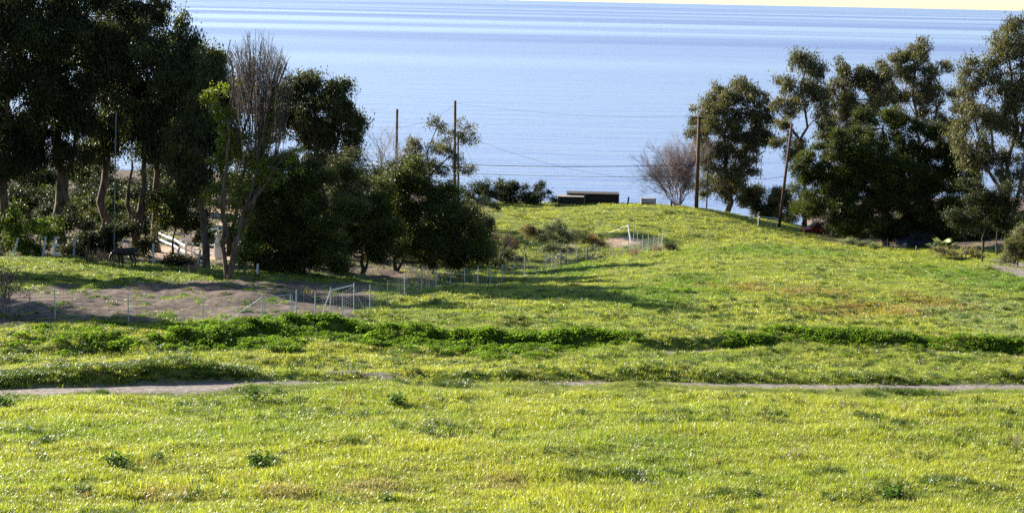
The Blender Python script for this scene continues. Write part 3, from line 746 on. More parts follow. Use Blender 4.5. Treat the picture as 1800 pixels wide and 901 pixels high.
tree('olive_tree', 'grey-green round bushy tree below the rounded eucalyptus', 'tree', 606, 142, [[(606, 420), (605, 360), (604, 310)]],
     [(605, 300, 34, 34), (632, 315, 22, 26), (590, 330, 28, 28), (640, 345, 24, 28)], OLIVE, 'any', leaf=(0.2, 0.07), clump=0.4, bark='bark_dark', r0=0.15, lai=3.2)
tree('sparse_eucalyptus', 'thin airy eucalyptus behind the pair of utility poles', 'tree', 762, 176, [[(762, 380), (755, 310), (750, 270), (768, 220)], [(755, 310), (790, 275), (815, 235)], [(755, 310), (730, 280), (722, 255)]],
     [(770, 222, 24, 16), (745, 262, 32, 24), (806, 232, 26, 18), (790, 262, 32, 22), (825, 245, 14, 12), (760, 290, 34, 20), (795, 292, 30, 16), (728, 285, 26, 18)], EUC_G, r0=0.16, lai=1.2, leaf=(0.3, 0.085), clump=0.35)
bare('bare_tree', 'leafless thin tree left of the leftmost utility pole', 'tree', 686, 176, 5, 'twig_grey', 16.0, 0.22, 4, 0.1, 3, seed=5)
for px, d, h, lob_, lab in [(700, 172, 0, [(700, 300, 30, 22), (675, 315, 28, 20), (730, 315, 30, 18)], 'dark shrub at the foot of the leftmost utility pole'),
                        (560, 185, 0, [(560, 330, 70, 50), (500, 345, 60, 50)], 'dark thicket behind the acacias left of centre'),
                        (430, 190, 0, [(440, 320, 50, 48), (470, 350, 50, 40)], 'dark thicket behind the many-stemmed tree'),
                        (300, 185, 0, [(300, 320, 60, 50), (250, 345, 60, 40)], 'dark thicket behind the white rail fence'),
                        (170, 190, 0, [(170, 320, 60, 40), (110, 310, 60, 34)], 'dark thicket seen between the trunks left of the mast'),
                        (20, 190, 0, [(20, 310, 70, 40), (-40, 320, 60, 50)], 'dark thicket behind the leftmost eucalyptus')]:
    tree('thicket', lab, 'shrub', px, d, [[(px, 400), (px + 4, 340)]], lob_, HEDGE, 'any', leaf=(0.3, 0.14), clump=0.6, bark='bark_dark', r0=0.15, lai=4, group='thickets behind the left grove')
for px, d, lob_, col, lab in [(40, 118, [(20, 425, 38, 30), (60, 430, 34, 22), (85, 400, 30, 20), (10, 390, 26, 20)], LIT, 'yellow-green shrub behind the leftmost leaning post'),
                        (130, 119, [(135, 440, 30, 20), (165, 430, 30, 28), (115, 400, 22, 20), (190, 425, 30, 30)], EUC_D, 'dark shrub beneath the thick red-brown trunk'),
                        (262, 119, [(262, 430, 24, 18), (222, 415, 24, 24)], EUC_D, 'dark shrub behind the black horse'),
                        (430, 112, [(428, 455, 14, 28), (440, 430, 16, 26)], LIT, 'bright green shrub right of the many-stemmed trunk'),
                        (475, 113, [(475, 465, 36, 24), (455, 455, 20, 20)], ACA, 'low dark shrub left of the paddock-edge acacia'),
                        (585, 120, [(585, 450, 34, 28)], ACA, 'low dark shrub between two acacias'),
                        (760, 132, [(760, 445, 40, 28), (730, 450, 30, 22)], ACA, 'low dark shrub under the broad acacia'),
                        (840, 152, [(840, 425, 34, 34), (825, 385, 22, 26), (860, 385, 16, 16)], HEDGE, 'dark shrub at the right end of the acacia row'),
                        (300, 116, [(300, 462, 34, 10), (335, 466, 26, 9)], EUC_D, 'low dark groundcover shrub before the white rail fence')]:
    tree('shrub', lab, 'shrub', px, d, [[(px, 470), (px, 440)]], lob_, col, 'any', leaf=(0.18, 0.09), clump=0.32, bark='bark_dark', r0=0.08, lai=3.4, mat=M['leaf_soft'])

# shrubs on and around the knoll
for px, d, lob_, col, lab in [(845, 195, [(835, 340, 26, 18), (860, 334, 28, 20), (820, 348, 18, 14)], HEDGE, 'dark hedge shrub on the knoll edge right of the pair of poles'),
                        (900, 197, [(885, 330, 26, 22), (912, 340, 26, 18), (900, 350, 30, 12)], HEDGE, 'dark hedge shrub in the middle of the knoll edge row'),
                        (945, 196, [(945, 336, 24, 19), (962, 347, 13, 12), (930, 347, 20, 14)], HEDGE, 'dark rounded hedge shrub left of the low dark shed')]:
    tree('hedge_shrub', lab, 'shrub', px, d, [[(px, 360), (px, 345)]], lob_, col, 'any', leaf=(0.26, 0.1), clump=0.34, bark='bark_dark', r0=0.08, lai=2.6, group='hedge shrubs along the knoll edge')
for px, d, lob_, col, lab in [(850, 172, [(850, 357, 20, 10), (835, 365, 14, 10), (870, 362, 12, 7)], SAGE, 'grey-green sage bush at the left foot of the knoll'),
                        (975, 158, [(970, 405, 30, 14), (1000, 414, 24, 14), (950, 415, 26, 13), (985, 422, 24, 10)], SAGE, 'large grey-green sage bush left of the dirt patch'),
                        (985, 152, [(985, 436, 20, 10), (960, 440, 17, 10), (1005, 438, 14, 8)], SAGE, 'small grey-green sage bush below the large one'),
                        (925, 156, [(925, 410, 20, 14), (905, 425, 18, 14)], (0.13, 0.105, 0.05), 'olive-brown bush left of the large sage bush'),
                        (1035, 156, [(1032, 418, 18, 9), (1050, 428, 14, 7)], (0.19, 0.13, 0.06), 'rusty brown bush left of the white brace post'),
                        (900, 146, [(895, 455, 26, 14), (870, 462, 22, 10)], HEDGE, 'dark low bush behind the wire fence at mid slope')]:
    tree('low_bush', lab, 'bush', px, d, [], lob_, col, 'any', leaf=(0.13, 0.07), clump=0.22, r0=0.05, lai=2.6, mat=M['leaf_soft'], group='low bushes at the knoll foot', limb=True, bark='twig_grey')
bare('bare_shrub', 'brownish leafless shrub at the right end of the acacias', 'shrub', 872, 152, 9, 'twig', 4.6, 0.7, 3, 0.05, 5, seed=8, leafy=2, leafcol=(0.10, 0.055, 0.04))
bare('bare_shrub', 'purplish leafless shrub against the sea beside the crossarm pole', 'shrub', 1192, 197, 22, 'twig', 9.5, 0.9, 4, 0.055, 5, seed=11, lean=(-0.22, 0))
bare('bare_shrub', 'leafless twiggy shrub at the far left edge of the paddock', 'shrub', 5, 78, 7, 'twig', 3.4, 0.6, 4, 0.03, 4, seed=14, leafy=1, leafcol=(0.05, 0.045, 0.03))
bare('dry_weed', 'dark dry weed on bare soil right of the fence corner', 'plant', 1180, 148, 8, 'twig', 1.3, 0.9, 3, 0.022, 4, seed=21, leafy=4, leafcol=(0.05, 0.05, 0.03))
for px, py, h, s_, lab in [(1490, 722, 1.0, 31, 'leafless dry weed stalks in the meadow right of centre'), (1385, 812, 1.0, 32, 'leafless dry weed stalks low in the meadow right of centre'), (1775, 790, 1.0, 33, 'leafless dry weed stalks at the right edge of the meadow')]:
    bare('dry_weed', lab, 'plant', px, float(hit(px, py, ground)), 6, 'twig_grey', h, 0.45, 3, 0.008, 3, seed=s_, group='dry weed stalks in the meadow')

# right grove
tree('eucalyptus_tree', 'eucalyptus standing against the sea right of the crossarm pole', 'tree', 1278, 204, [[(1278, 375), (1276, 310), (1272, 240), (1280, 150)], [(1276, 320), (1305, 290), (1345, 265)], [(1276, 330), (1250, 285), (1240, 220)]],
     [(1285, 160, 36, 26), (1270, 190, 40, 28), (1242, 198, 26, 28), (1328, 185, 28, 26), (1265, 235, 52, 34), (1318, 235, 38, 30), (1290, 290, 52, 38), (1345, 240, 18, 18), (1240, 270, 24, 28), (1255, 330, 40, 26), (1310, 330, 30, 26), (1345, 205, 16, 18)], EUC_G, r0=0.42, group=GR, lai=2.2, leaf=(0.36, 0.1))
tree('eucalyptus_tree', 'tall slender eucalyptus rising behind the leaning pole', 'tree', 1414, 196, [[(1414, 400), (1412, 300), (1416, 200), (1412, 100)], [(1412, 250), (1390, 225), (1362, 190)]],
     [(1410, 105, 22, 20), (1424, 135, 26, 26), (1432, 175, 26, 28), (1388, 150, 22, 20), (1448, 195, 16, 32), (1400, 190, 26, 22), (1380, 215, 18, 14), (1366, 185, 12, 12), (1400, 260, 22, 28), (1370, 250, 14, 14)], EUC_G, r0=0.3, group=GR, lai=1.8, leaf=(0.34, 0.1))
tree('eucalyptus_tree', 'eucalyptus behind the dark cypress, left of its top', 'tree', 1496, 202, [[(1496, 410), (1490, 300), (1505, 180)], [(1490, 280), (1470, 230), (1465, 180)]],
     [(1502, 138, 34, 24), (1478, 180, 26, 36), (1545, 128, 30, 24), (1530, 175, 48, 38), (1455, 230, 22, 36), (1500, 220, 40, 34), (1480, 120, 12, 18)], EUC_G, r0=0.34, group=GR, lai=2.2, leaf=(0.36, 0.1))
tree('eucalyptus_tree', 'eucalyptus behind the dark cypress, right of its top', 'tree', 1612, 204, [[(1612, 415), (1615, 290), (1605, 170), (1608, 100)], [(1615, 270), (1640, 220), (1660, 160)]],
     [(1608, 108, 34, 22), (1575, 115, 26, 22), (1645, 135, 28, 24), (1590, 165, 44, 34), (1645, 185, 34, 38), (1670, 230, 28, 40), (1620, 85, 14, 12)], EUC_G, r0=0.34, group=GR, lai=1.9, leaf=(0.36, 0.1))
tree('cypress_tree', 'broad dark green cypress in the middle of the right grove', 'tree', 1560, 176, [[(1560, 435), (1558, 380), (1550, 300), (1552, 220)], [(1558, 400), (1510, 370), (1450, 350)], [(1558, 400), (1610, 365), (1650, 340)]],
     [(1500, 300, 60, 50), (1590, 310, 70, 60), (1460, 340, 50, 50), (1700, 350, 40, 50), (1560, 370, 80, 45), (1620, 410, 60, 22), (1552, 225, 58, 42), (1482, 262, 48, 42), (1625, 262, 55, 55), (1440, 315, 48, 42), (1530, 320, 75, 60), (1640, 340, 62, 60), (1580, 395, 70, 34), (1470, 370, 54, 38), (1690, 300, 36, 46), (1410, 290, 22, 28), (1420, 360, 30, 30), (1520, 400, 50, 25), (1650, 395, 50, 30)], PINE, 'needle', lai=4.2, leaf=(0.26, 0.09), clump=0.4, bark='bark_dark', r0=0.4, var=0.42)
tree('eucalyptus_tree', 'tall pale-branched eucalyptus at the right edge of the picture', 'tree', 1778, 168, [[(1778, 450), (1770, 330), (1785, 200), (1775, 60)], [(1770, 340), (1745, 260), (1735, 130)], [(1770, 350), (1725, 290), (1705, 190)], [(1778, 380), (1810, 280), (1800, 150)]],
     [(1785, 55, 26, 24), (1760, 90, 26, 28), (1795, 110, 30, 34), (1735, 125, 24, 28), (1765, 160, 36, 34), (1705, 130, 22, 22), (1695, 180, 28, 34), (1735, 205, 40, 36), (1790, 215, 40, 44), (1715, 265, 38, 32), (1775, 290, 44, 36), (1690, 235, 24, 30), (1830, 160, 40, 60), (1820, 80, 30, 40), (1840, 280, 50, 60)], EUC_G, r0=0.34, group=GR, lai=1.7, leaf=(0.34, 0.1), bark='bark')
tree('bushy_tree', 'small dark tree with twin trunks right of the fan palm', 'tree', 1728, 158, [[(1728, 460), (1726, 420), (1735, 370)], [(1752, 460), (1752, 420), (1760, 370)]],
     [(1735, 375, 38, 30), (1775, 350, 38, 34), (1695, 385, 26, 24), (1775, 390, 26, 22), (1720, 335, 36, 26)], HEDGE, 'any', leaf=(0.2, 0.1), clump=0.4, bark='bark_dark', r0=0.16, lai=3.2)
tree('grey_bush', 'tall grey-green leafy bush beside the gravel drive at the right edge', 'bush', 1790, 139, [[(1790, 465), (1790, 430)]],
     [(1788, 440, 24, 22), (1792, 412, 20, 18), (1775, 452, 14, 14), (1810, 430, 24, 34)], (0.12, 0.125, 0.07), 'any', leaf=(0.15, 0.07), clump=0.24, r0=0.06, lai=3, mat=M['leaf_soft'])
for px, d, lob_, col, lab in [(1345, 206, [(1345, 355, 30, 26), (1320, 350, 24, 20), (1335, 374, 34, 18), (1365, 372, 22, 26)], EUC, 'leafy shrub behind the small white sign'),
                        (1375, 200, [(1385, 375, 20, 26), (1370, 345, 20, 24)], EUC_G, 'leafy shrub right of the leaning pole'),
                        (1500, 186, [(1500, 408, 40, 18), (1470, 402, 24, 14)], HEDGE, 'dark shrub beneath the cypress by the red pickup'),
                        (1690, 182, [(1690, 415, 50, 28), (1640, 405, 40, 24)], HEDGE, 'dark thicket behind the fan palm'),
                        (1790, 185, [(1790, 400, 50, 40), (1750, 410, 40, 30)], HEDGE, 'dark thicket behind the tall grey bush')]:
    tree('shrub', lab, 'shrub', px, d, [[(px, 400), (px, 380)]], lob_, col, 'any', leaf=(0.24, 0.11), clump=0.42, bark='bark_dark', r0=0.08, lai=3.4)
for px, d, lob_, col, lab in [(1515, 170, [(1490, 425, 18, 6), (1515, 428, 14, 7)], SAGE, 'low sage bush at the edge of the cypress shade'),
                        (1700, 150, [(1665, 442, 26, 9), (1695, 444, 26, 8), (1722, 449, 14, 6)], (0.19, 0.17, 0.085), 'straw-coloured bush behind the two short dark posts'),
                        (1541, 160, [(1541, 439, 13, 4)], (0.055, 0.085, 0.03), 'dark green low bush alone on the grass right of centre')]:
    tree('low_bush', lab, 'bush', px, d, [], lob_, col, 'any', leaf=(0.15, 0.06), clump=0.2, lai=2.6, mat=M['leaf_soft'], bark='twig_grey')

def fan_palm(px, d):
    base = gpt(px, d); root = empty('fan_palm', base); tag(root, 'small fan palm with sunlit leaves under the dark trees', 'palm')
    r = np.random.default_rng(3); st = MB(); st.tube([(0, 0, -0.2), (0, 0, 0.35)], [0.22, 0.16], 8); st.build('trunk', M['bark_dark'], root, local=1)
    for k in range(13):
        a = k * 2.4 + r.uniform(-.2, .2); up = r.uniform(0.35, 1.3); v = Vector((math.cos(a) * math.cos(up), math.sin(a) * math.cos(up), math.sin(up))); L = r.uniform(0.8, 1.3)
        p0 = Vector((0, 0, 0.3)); p1 = p0 + v * L; lf = MB(); lf.tube([p0, p1], [0.025, 0.015], 4)
        side = v.cross(Vector((0, 0, 1))).normalized(); nrm = side.cross(v)
        for q in range(11):
            t = -1.25 + 2.5 * q / 10; dv = (v * math.cos(t) + side * math.sin(t)); tip = p1 + dv * 0.75 * (1 - 0.12 * abs(t)) - Vector((0, 0, 0.12)); w = (side * math.cos(t) - v * math.sin(t)) * 0.045
            mid = p1 + dv * 0.4 + nrm * 0.03; n0 = len(lf.V)
            lf.add([tuple(p1), tuple(mid + w), tuple(tip), tuple(mid - w)], [(0, 1, 2, 3)])
        o = lf.build('leaf', M['palm'], root, local=1)
M['palm'] = simple('palm_leaf', [(0.10, 0.14, 0.03), (0.19, 0.21, 0.06)], 2, 0.45, bump=0)
fan_palm(1655, 158)

def stalks(name, label, regions, mat, h, n, r=0.012, lean=0.25):
    S = MB()
    for (px0, px1, d0, d1) in regions:
        for k in range(n):
            p = gpt(rng.uniform(px0, px1), rng.uniform(d0, d1)); L = h * rng.uniform(0.5, 1.2)
            q = p + np.array([rng.normal(0, lean) * L, rng.normal(0, lean) * L, L]); S.tube([p - [0, 0, .1], (p + q) / 2 + rng.normal(0, .04, 3), q], [r, r * .8, r * .4], 3, False)
    tag(S.build(name, M[mat], None), label, kind='stuff')
stalks('dry_stalks', 'pale dry weed stalks standing along the wire fence', [(870, 1000, 136, 150), (1010, 1080, 152, 158), (735, 760, 108, 118)], 'twig_grey', 1.5, 70)
stalks('straw_stalks', 'dry straw stalks among the bushes at the grove edge', [(1640, 1735, 152, 158), (1550, 1590, 168, 172), (1120, 1200, 195, 198), (820, 980, 194, 197), (330, 440, 106, 110), (150, 240, 114, 117)], 'twig_grey', 0.9, 45)
M['rust'] = simple('rusty_dry_grass', [(0.16, 0.08, 0.05), (0.26, 0.15, 0.09)], 3, 0.9, bump=0)
stalks('rusty_grass', 'reddish dry grass fringe at the paddock and fence edges', [(150, 205, 114, 118), (1105, 1125, 148, 151), (1145, 1165, 149, 151), (330, 350, 110, 112)], 'rust', 0.6, 90, 0.014, 0.4)

def leaf_plant(name, label, px, py, h, seed, col=(0.05, 0.10, 0.018)):
    p = ghit(px, py); root = empty(name, p); tag(root, label, 'plant', 'dark leafy weeds in the meadow'); root['_o'] = tuple(p)
    r = np.random.default_rng(seed); S = MB(); tips = []
    for k in range(7):
        v = np.array([r.normal(0, .45), r.normal(0, .45), 1.0]); e = p + v * h * r.uniform(.5, 1); S.tube([p - [0, 0, .05], (p + e) / 2 + r.normal(0, .03, 3), e], [.015, .012, .006], 3, False)
        for t in (0.45, 0.7, 0.95): tips.append(p + (e - p) * t)
    S.build('stems', M['twig_grey'], root)
    leaves_mesh('leaves', np.array(tips), np.full(len(tips), .12), 12, 0.13, 0.06, col, 'any', root, M['leaf_soft'])
leaf_plant('leafy_weed', 'dark leafy weed standing just below the track left of centre', 451, 708, 0.75, 1)
leaf_plant('leafy_weed', 'dark leafy weed clump in the meadow below the track, right of the tall weed', 697, 716, 0.4, 2)
leaf_plant('leafy_weed', 'dark leafy weed low on the left of the meadow', 208, 824, 0.4, 3)
leaf_plant('leafy_weed', 'dark leafy weed low in the meadow left of centre', 455, 826, 0.35, 4)
leaf_plant('leafy_weed', 'dark leafy weed at the left edge below the track', 12, 718, 0.4, 5)
leaf_plant('leafy_weed', 'dark leafy weed low in the meadow near the right bottom corner', 1570, 880, 0.3, 6)

# ------------------------------------------------------------------ utility poles and wires
def pole(name, label, foot_px, d, top, r=0.15, crossarm=None, mat='pole', group='utility poles'):
    b = gpt(foot_px, d); t = P(*top, d); root = empty(name, b); root['_o'] = tuple(b); tag(root, label, 'pole', group)
    MB().tube([b - [0, 0, .5], b * .5 + t * .5, t], [r, r * .88, r * .75], 10).build('shaft', M[mat], root, smooth=True)
    if crossarm:
        c = t - np.array([0, 0, crossarm[1]]); w = crossarm[0] / 2
        MB().box(c + [0, -r - .04, 0], (w * 2, 0.1, 0.13)).build('crossarm', M['wood_dark'], root)
        for s_ in (-1, -.45, .45, 1):
            MB().tube([c + [s_ * w * .92, -r - .04, .05], c + [s_ * w * .92, -r - .04, .16], c + [s_ * w * .92, -r - .04, .24]], [.035, .055, .03], 6).build('insulator', M['wire'], root)
    return root, t
_, tA = pole('utility_pole', 'dark utility pole left of the pair, above the acacias', 695, 184, (698, 192), 0.19)
_, tB = pole('utility_pole', 'tallest dark utility pole of the pair left of centre', 799, 184, (800, 177), 0.2)
_, tB2 = pole('utility_pole', 'shorter dark pole of the pair left of centre', 806, 186, (805, 230), 0.14)
_, tC = pole('utility_pole', 'brown utility pole with crossarm beside the purplish bare shrub', 1224, 193, (1229, 205), 0.26, (1.8, 0.15))
_, tC2 = pole('utility_pole', 'thin dark pole stub just right of the crossarm pole', 1242, 198, (1245, 276), 0.09)
_, tD = pole('utility_pole', 'leaning dark utility pole beside the tubular gate', 1369, 190, (1392, 217), 0.2)
_, tE = pole('mast', 'thin pale metal mast before the dark trunks of the left grove', 200, 113, (204, 195), 0.045, mat='fence_wire', group=None)

def wire(label, a, b, sag, r=0.018, n=20):
    a = np.array(a); b = np.array(b)
    pts = [a + (b - a) * t - np.array([0, 0, 4 * sag * t * (1 - t)]) for t in np.linspace(0, 1, n)]
    o = MB().tube(pts, r, 4).build('cable', M['wire'], None); tag(o, label, 'cable', 'overhead cables'); return o
dn = lambda px, py, d: P(px, py, d)
wire('upper thick overhead cable between the pole pair and the crossarm pole', dn(802, 289, 184), dn(1227, 289, 193), 0.25, 0.045)
wire('lower overhead cable between the pole pair and the crossarm pole', dn(802, 304, 184), dn(1226, 310, 193), 0.2, 0.03)
wire('overhead cable from the leaning pole to the upper cable end at the crossarm pole', dn(1227, 289, 193), dn(1378, 310, 190), 0.9, 0.03)
wire('overhead cable from the leaning pole to the lower cable end at the crossarm pole', dn(1226, 310, 193), dn(1376, 330, 190), 0.6, 0.025)
wire('faint high wire running from the tallest pole to the crossarm', tB + [0, 0, -.3], dn(1217, 204, 193), 0.6, 0.012)
wire('wire rising from the left pole to the tallest pole', dn(698, 225, 184), tB + [0, 0, -.5], 0.5, 0.016)
wire('low wire running left from the pole pair into the trees', dn(802, 291, 184), dn(480, 300, 178), 1.2, 0.016)
wire('second low wire running left from the pole pair into the trees', dn(802, 305, 184), dn(480, 330, 178), 1.0, 0.016)
wire('long wire slanting down across the sea from the tallest pole', dn(801, 232, 184), dn(1226, 318, 193), 1.6, 0.016)
wire('pale sagging wire right of the crossarm pole, topmost of three', dn(1245, 280, 198), dn(1340, 300, 194), 1.0, 0.022)
wire('pale sagging wire right of the crossarm pole, middle of three', dn(1245, 308, 198), dn(1310, 332, 194), 0.6, 0.022)
wire('pale sagging wire right of the crossarm pole, lowest of three', dn(1245, 310, 198), dn(1296, 343, 194), 0.5, 0.018)
wire('guy wire running from the pole pair down to the knoll edge', dn(818, 258, 186), gpt(866, 188) - [0, 0, .1], 0.0, 0.012)

# ------------------------------------------------------------------ wire fences
def fence(name, label, posts, hgt=1.4, strands=9, r=0.028, mesh=True, group=None, vstep=0.45, braces=()):
    b0 = posts[0][0]; root = empty(name, b0); root['_o'] = tuple(b0); tag(root, label, 'fence', group)
    tops = []
    for p, h in posts:
        t = p + np.array([0, 0, h]); tops.append(t)
        MB().tube([p - [0, 0, .4], t], [r, r], 6).build('post', M['steel'], root)
    if mesh:
        W = MB(); wr = 0.0065
        for (p, h), (q, g) in zip(posts[:-1], posts[1:]):
            L = np.linalg.norm(q[:2] - p[:2]); nseg = max(2, int(L / 1.0))
            for s_ in range(strands):
                f_ = 0.04 + 0.92 * s_ / (strands - 1)
                pl = []
                for i in range(nseg + 1):
                    t = i / nseg; x_, y_ = p[:2] * (1 - t) + q[:2] * t; zz = (p[2] * (1 - t) + q[2] * t); hh = h * (1 - t) + g * t
                    pl.append((x_, y_, zz + min(hh, 1.5) * f_))
                W.tube([pl[0], pl[-1]], wr, 3, False)
            for i in range(1, int(L / vstep)):
                t = i * vstep / L; x_, y_ = p[:2] * (1 - t) + q[:2] * t; zz = (p[2] * (1 - t) + q[2] * t); hh = min(h * (1 - t) + g * t, 1.5)
                W.tube([(x_, y_, zz + .04 * hh), (x_, y_, zz + .96 * hh)], wr * 0.8, 3, False)
        W.build('wire_mesh', M['fence_wire'], root)
    for a, b, rr in braces: MB().tube([a, b], rr, 6).build('brace', M['steel'], root)
    return root, tops
def post_at(px, py_base, h, d=None):
    p = gpt(px, d) if d else ghit(px, py_base); return (p, h)
left = [post_at(-40, 0, 1.45, 76.2), post_at(97, 0, 1.45, 75.8), post_at(226, 0, 1.45, 75.4), post_at(357, 0, 1.4, 75.0), post_at(461, 0, 1.5, 74.6)]
a = left[-1][0] + [0, 0, 1.35]; b = gpt(393, 74.8)
fence('wire_fence', 'wire mesh fence with steel posts along the left paddock up to the gate', left, 1.4, r=0.026, braces=[(a, b, .022)])
run = [(521, 74.8), (554, 75.6), (581, 76.2), (602, 78), (622, 80.5), (650, 83.5), (681, 87.5), (711, 92), (741, 97), (767, 101), (792, 106), (816, 110), (840, 114), (862, 118), (882, 122), (903, 126.5), (922, 131), (940, 135), (956, 138.5), (970, 142), (984, 145), (998, 148), (1014, 150.5), (1030, 152.5), (1045, 154.5), (1060, 156), (1075, 157.5), (1090, 158.5), (1104, 160)]
rp = [post_at(px, 0, 1.45 + (0.15 if k in (2, 4) else 0) + (0.25 if 10 < k else 0), d) for k, (px, d) in enumerate(run)]
br = [(rp[2][0] + [0, 0, 1.45], rp[1][0] + [0.25, -.1, 0.05], .024), (rp[2][0] + [0, 0, 1.45], rp[4][0] + [0, 0, 1.5], .026), (rp[4][0] + [0, 0, 1.3], rp[5][0] + [-.3, 0, .15], .02)]
fence('wire_fence', 'long wire mesh fence climbing from the gate up to the knoll', rp, braces=br)
cor = [post_at(1104, 0, 2.6, 160), post_at(1113, 0, 2.3, 159), post_at(1120, 0, 2.2, 158), post_at(1129, 0, 2.0, 157), post_at(1139, 0, 1.9, 156), post_at(1149, 0, 1.8, 155.2), post_at(1157, 0, 1.9, 154.6), post_at(1166, 0, 2.0, 154)]
_, tp_ = fence('wire_fence', 'short tall wire fence section right of the white brace post', cor, strands=14, braces=[(cor[-1][0] + [0, 0, 1.9], cor[-2][0] + [0, -.4, 0], .03)])
bk = [post_at(940, 0, 1.7, 168), post_at(987, 0, 2.2, 166), post_at(1050, 0, 2.2, 163)]
fence('wire_fence', 'sparse thin fence posts behind the sage bushes on the knoll', bk, mesh=False, r=0.02, braces=[(P(1104, 396, 160), P(1070, 409, 161.5), .012)])
o = MB().beam(P(1104, 394, 159.6), P(1109, 424, 158.6), 0.11, 0.06).build('brace_board', M['white'], None)
tag(o, 'white slanting board leaning at the fence corner below the knoll', 'board')

def tube_gate(name, label, p0, p1, h, cat='gate', r=0.022, zoff=0.12, mid=()):
    root = empty(name, p0); root['_o'] = tuple(p0); tag(root, label, cat)
    u_ = np.array([0, 0, 1.0]); a0, a1 = p0 + u_ * zoff, p1 + u_ * zoff; b0, b1 = p0 + u_ * h, p1 + u_ * h
    MB().tube([a0, b0 - u_ * .1, b0 + (p1 - p0) * .04, b1 - (p1 - p0) * .04, b1 - u_ * .1, a1, a0], r, 6).build('frame', M['steel'], root)
    for t in mid: MB().tube([a0 + (a1 - a0) * t, b0 + (b1 - b0) * t], r, 6).build('upright', M['steel'], root)
    W = MB()
    for k in range(1, 8):
        q0, q1 = a0 + (b0 - a0) * k / 8, a1 + (b1 - a1) * k / 8; W.tube([q0, q1], .007, 3, False)
    L = np.linalg.norm(p1 - p0)
    for k in range(1, int(L / .3)):
        t = k * .3 / L; W.tube([a0 + (a1 - a0) * t, b0 + (b1 - b0) * t], .006, 3, False)
    W.build('wire_mesh', M['fence_wire'], root)
tube_gate('wire_gate', 'light steel tube gate with wire mesh in the paddock fence', gpt(466, 74.5), gpt(514, 74.7), 1.25, mid=(0.93,))
tube_gate('field_gate', 'pale tubular field gate beside the leaning pole', P(1333, 397, 188) - [0, 0, .4], P(1365, 401, 187.5) - [0, 0, .3], 1.5, r=0.05, mid=(0.7,))
p = gpt(1333, 188.2); tag(MB().tube([p - [0, 0, .4], p + [0, 0, 1.7]], [.13, .12], 8).build('gate_post', M['wood_grey'], None), 'thick grey wooden post holding the field gate', 'post')

# small posts
def wood_post(label, px, d, h, w=0.13, lean=(0, 0), mat='wood_dark', name='fence_post', group='short dark posts on the grass'):
    p = gpt(px, d); root = None
    m = MB(); q = Vector((lean[0], lean[1], 1)).to_track_quat('Z', 'Y'); m.box(Vector(p) + Vector((lean[0], lean[1], 1)).normalized() * (h / 2 - .15), (w, w, h + .3), rot=q, taper=0.93)
    return tag(m.build(name, M[mat], None), label, 'post', group)
wood_post('dark post standing in front of the low dark shed', 1028, 194, 1.35, 0.2)
wood_post('dark post alone between the low shed and the small timber bin', 1103, 194, 1.05, 0.2, (0.12, 0))
wood_post('short dark post below the purplish bare shrub', 1180, 194, 0.7, 0.2)
wood_post('short dark post before the straw bush, left of two', 1690, 149, 0.75, 0.11)
wood_post('short dark post before the straw bush, right of two', 1726, 143, 0.85, 0.13)
wood_post('pale thin stake beside the dark car, left of two', 1573, 168, 0.6, 0.07, mat='wood_grey', group='stakes by the car')
wood_post('pale thin stake beside the dark car, right of two', 1610, 164, 0.65, 0.08, mat='wood_grey', group='stakes by the car')
for px, d, h, ln, lab in [(22, 117, 1.6, (0.3, 0), 'leftmost leaning pale post at the paddock back edge'), (75, 117, 1.65, (0.18, 0), 'leaning pale post left of the white rail stub'), (129, 118, 1.5, (0.15, 0), 'leaning pale post right of the white rail stub'),
                      (270, 116, 1.5, (0, 0), 'upright pale post right of the black horse'), (310, 119, 1.15, (0.22, 0), 'leaning pale post before the white rail fence'), (346, 114, 1.3, (0.22, 0), 'leaning pale post left of the slim sunlit trunk'), (452, 110, 0.9, (0.05, 0), 'short pale post right of the many-stemmed tree')]:
    wood_post(lab, px, d, h, 0.14, ln, 'post_pale', 'leaning_post', 'leaning pale posts')
# white rail stub, white corral fence, gate pillars
p = gpt(96, 117.5); root = empty('rail_stub', p); root['_o'] = tuple(p); tag(root, 'broken white post with short rail ends behind the paddock', 'fence')
MB().box(p + [0, 0, .75], (.13, .13, 1.9)).build('post', M['white'], root)
for z_, x0, x1 in ((1.55, -1.1, .42), (0.98, -.2, .42), (.3, 0.0, .42)):
    MB().box(p + [(x0 + x1) / 2, -.09, z_], (x1 - x0, .045, .16)).build('rail', M['white'], root)
def rail_fence(label, pts, h=1.15, rails=(0.35, 0.9)):
    root = empty('rail_fence', pts[0]); root['_o'] = tuple(pts[0]); tag(root, label, 'fence')
    for q in pts: MB().box(q + [0, 0, h / 2 - .1], (.14, .14, h + .2)).build('post', M['white'], root)
    for q, w in zip(pts[:-1], pts[1:]):
        for z_ in rails: MB().beam(q + [0, -.09, z_], w + [0, -.09, z_], .045, .15).build('rail', M['white'], root)
rail_fence('white two-rail corral fence seen between the trunks', [gpt(q, d) for q, d in ((327, 130), (318, 133), (305, 137), (292, 141), (278, 145))], 1.15)
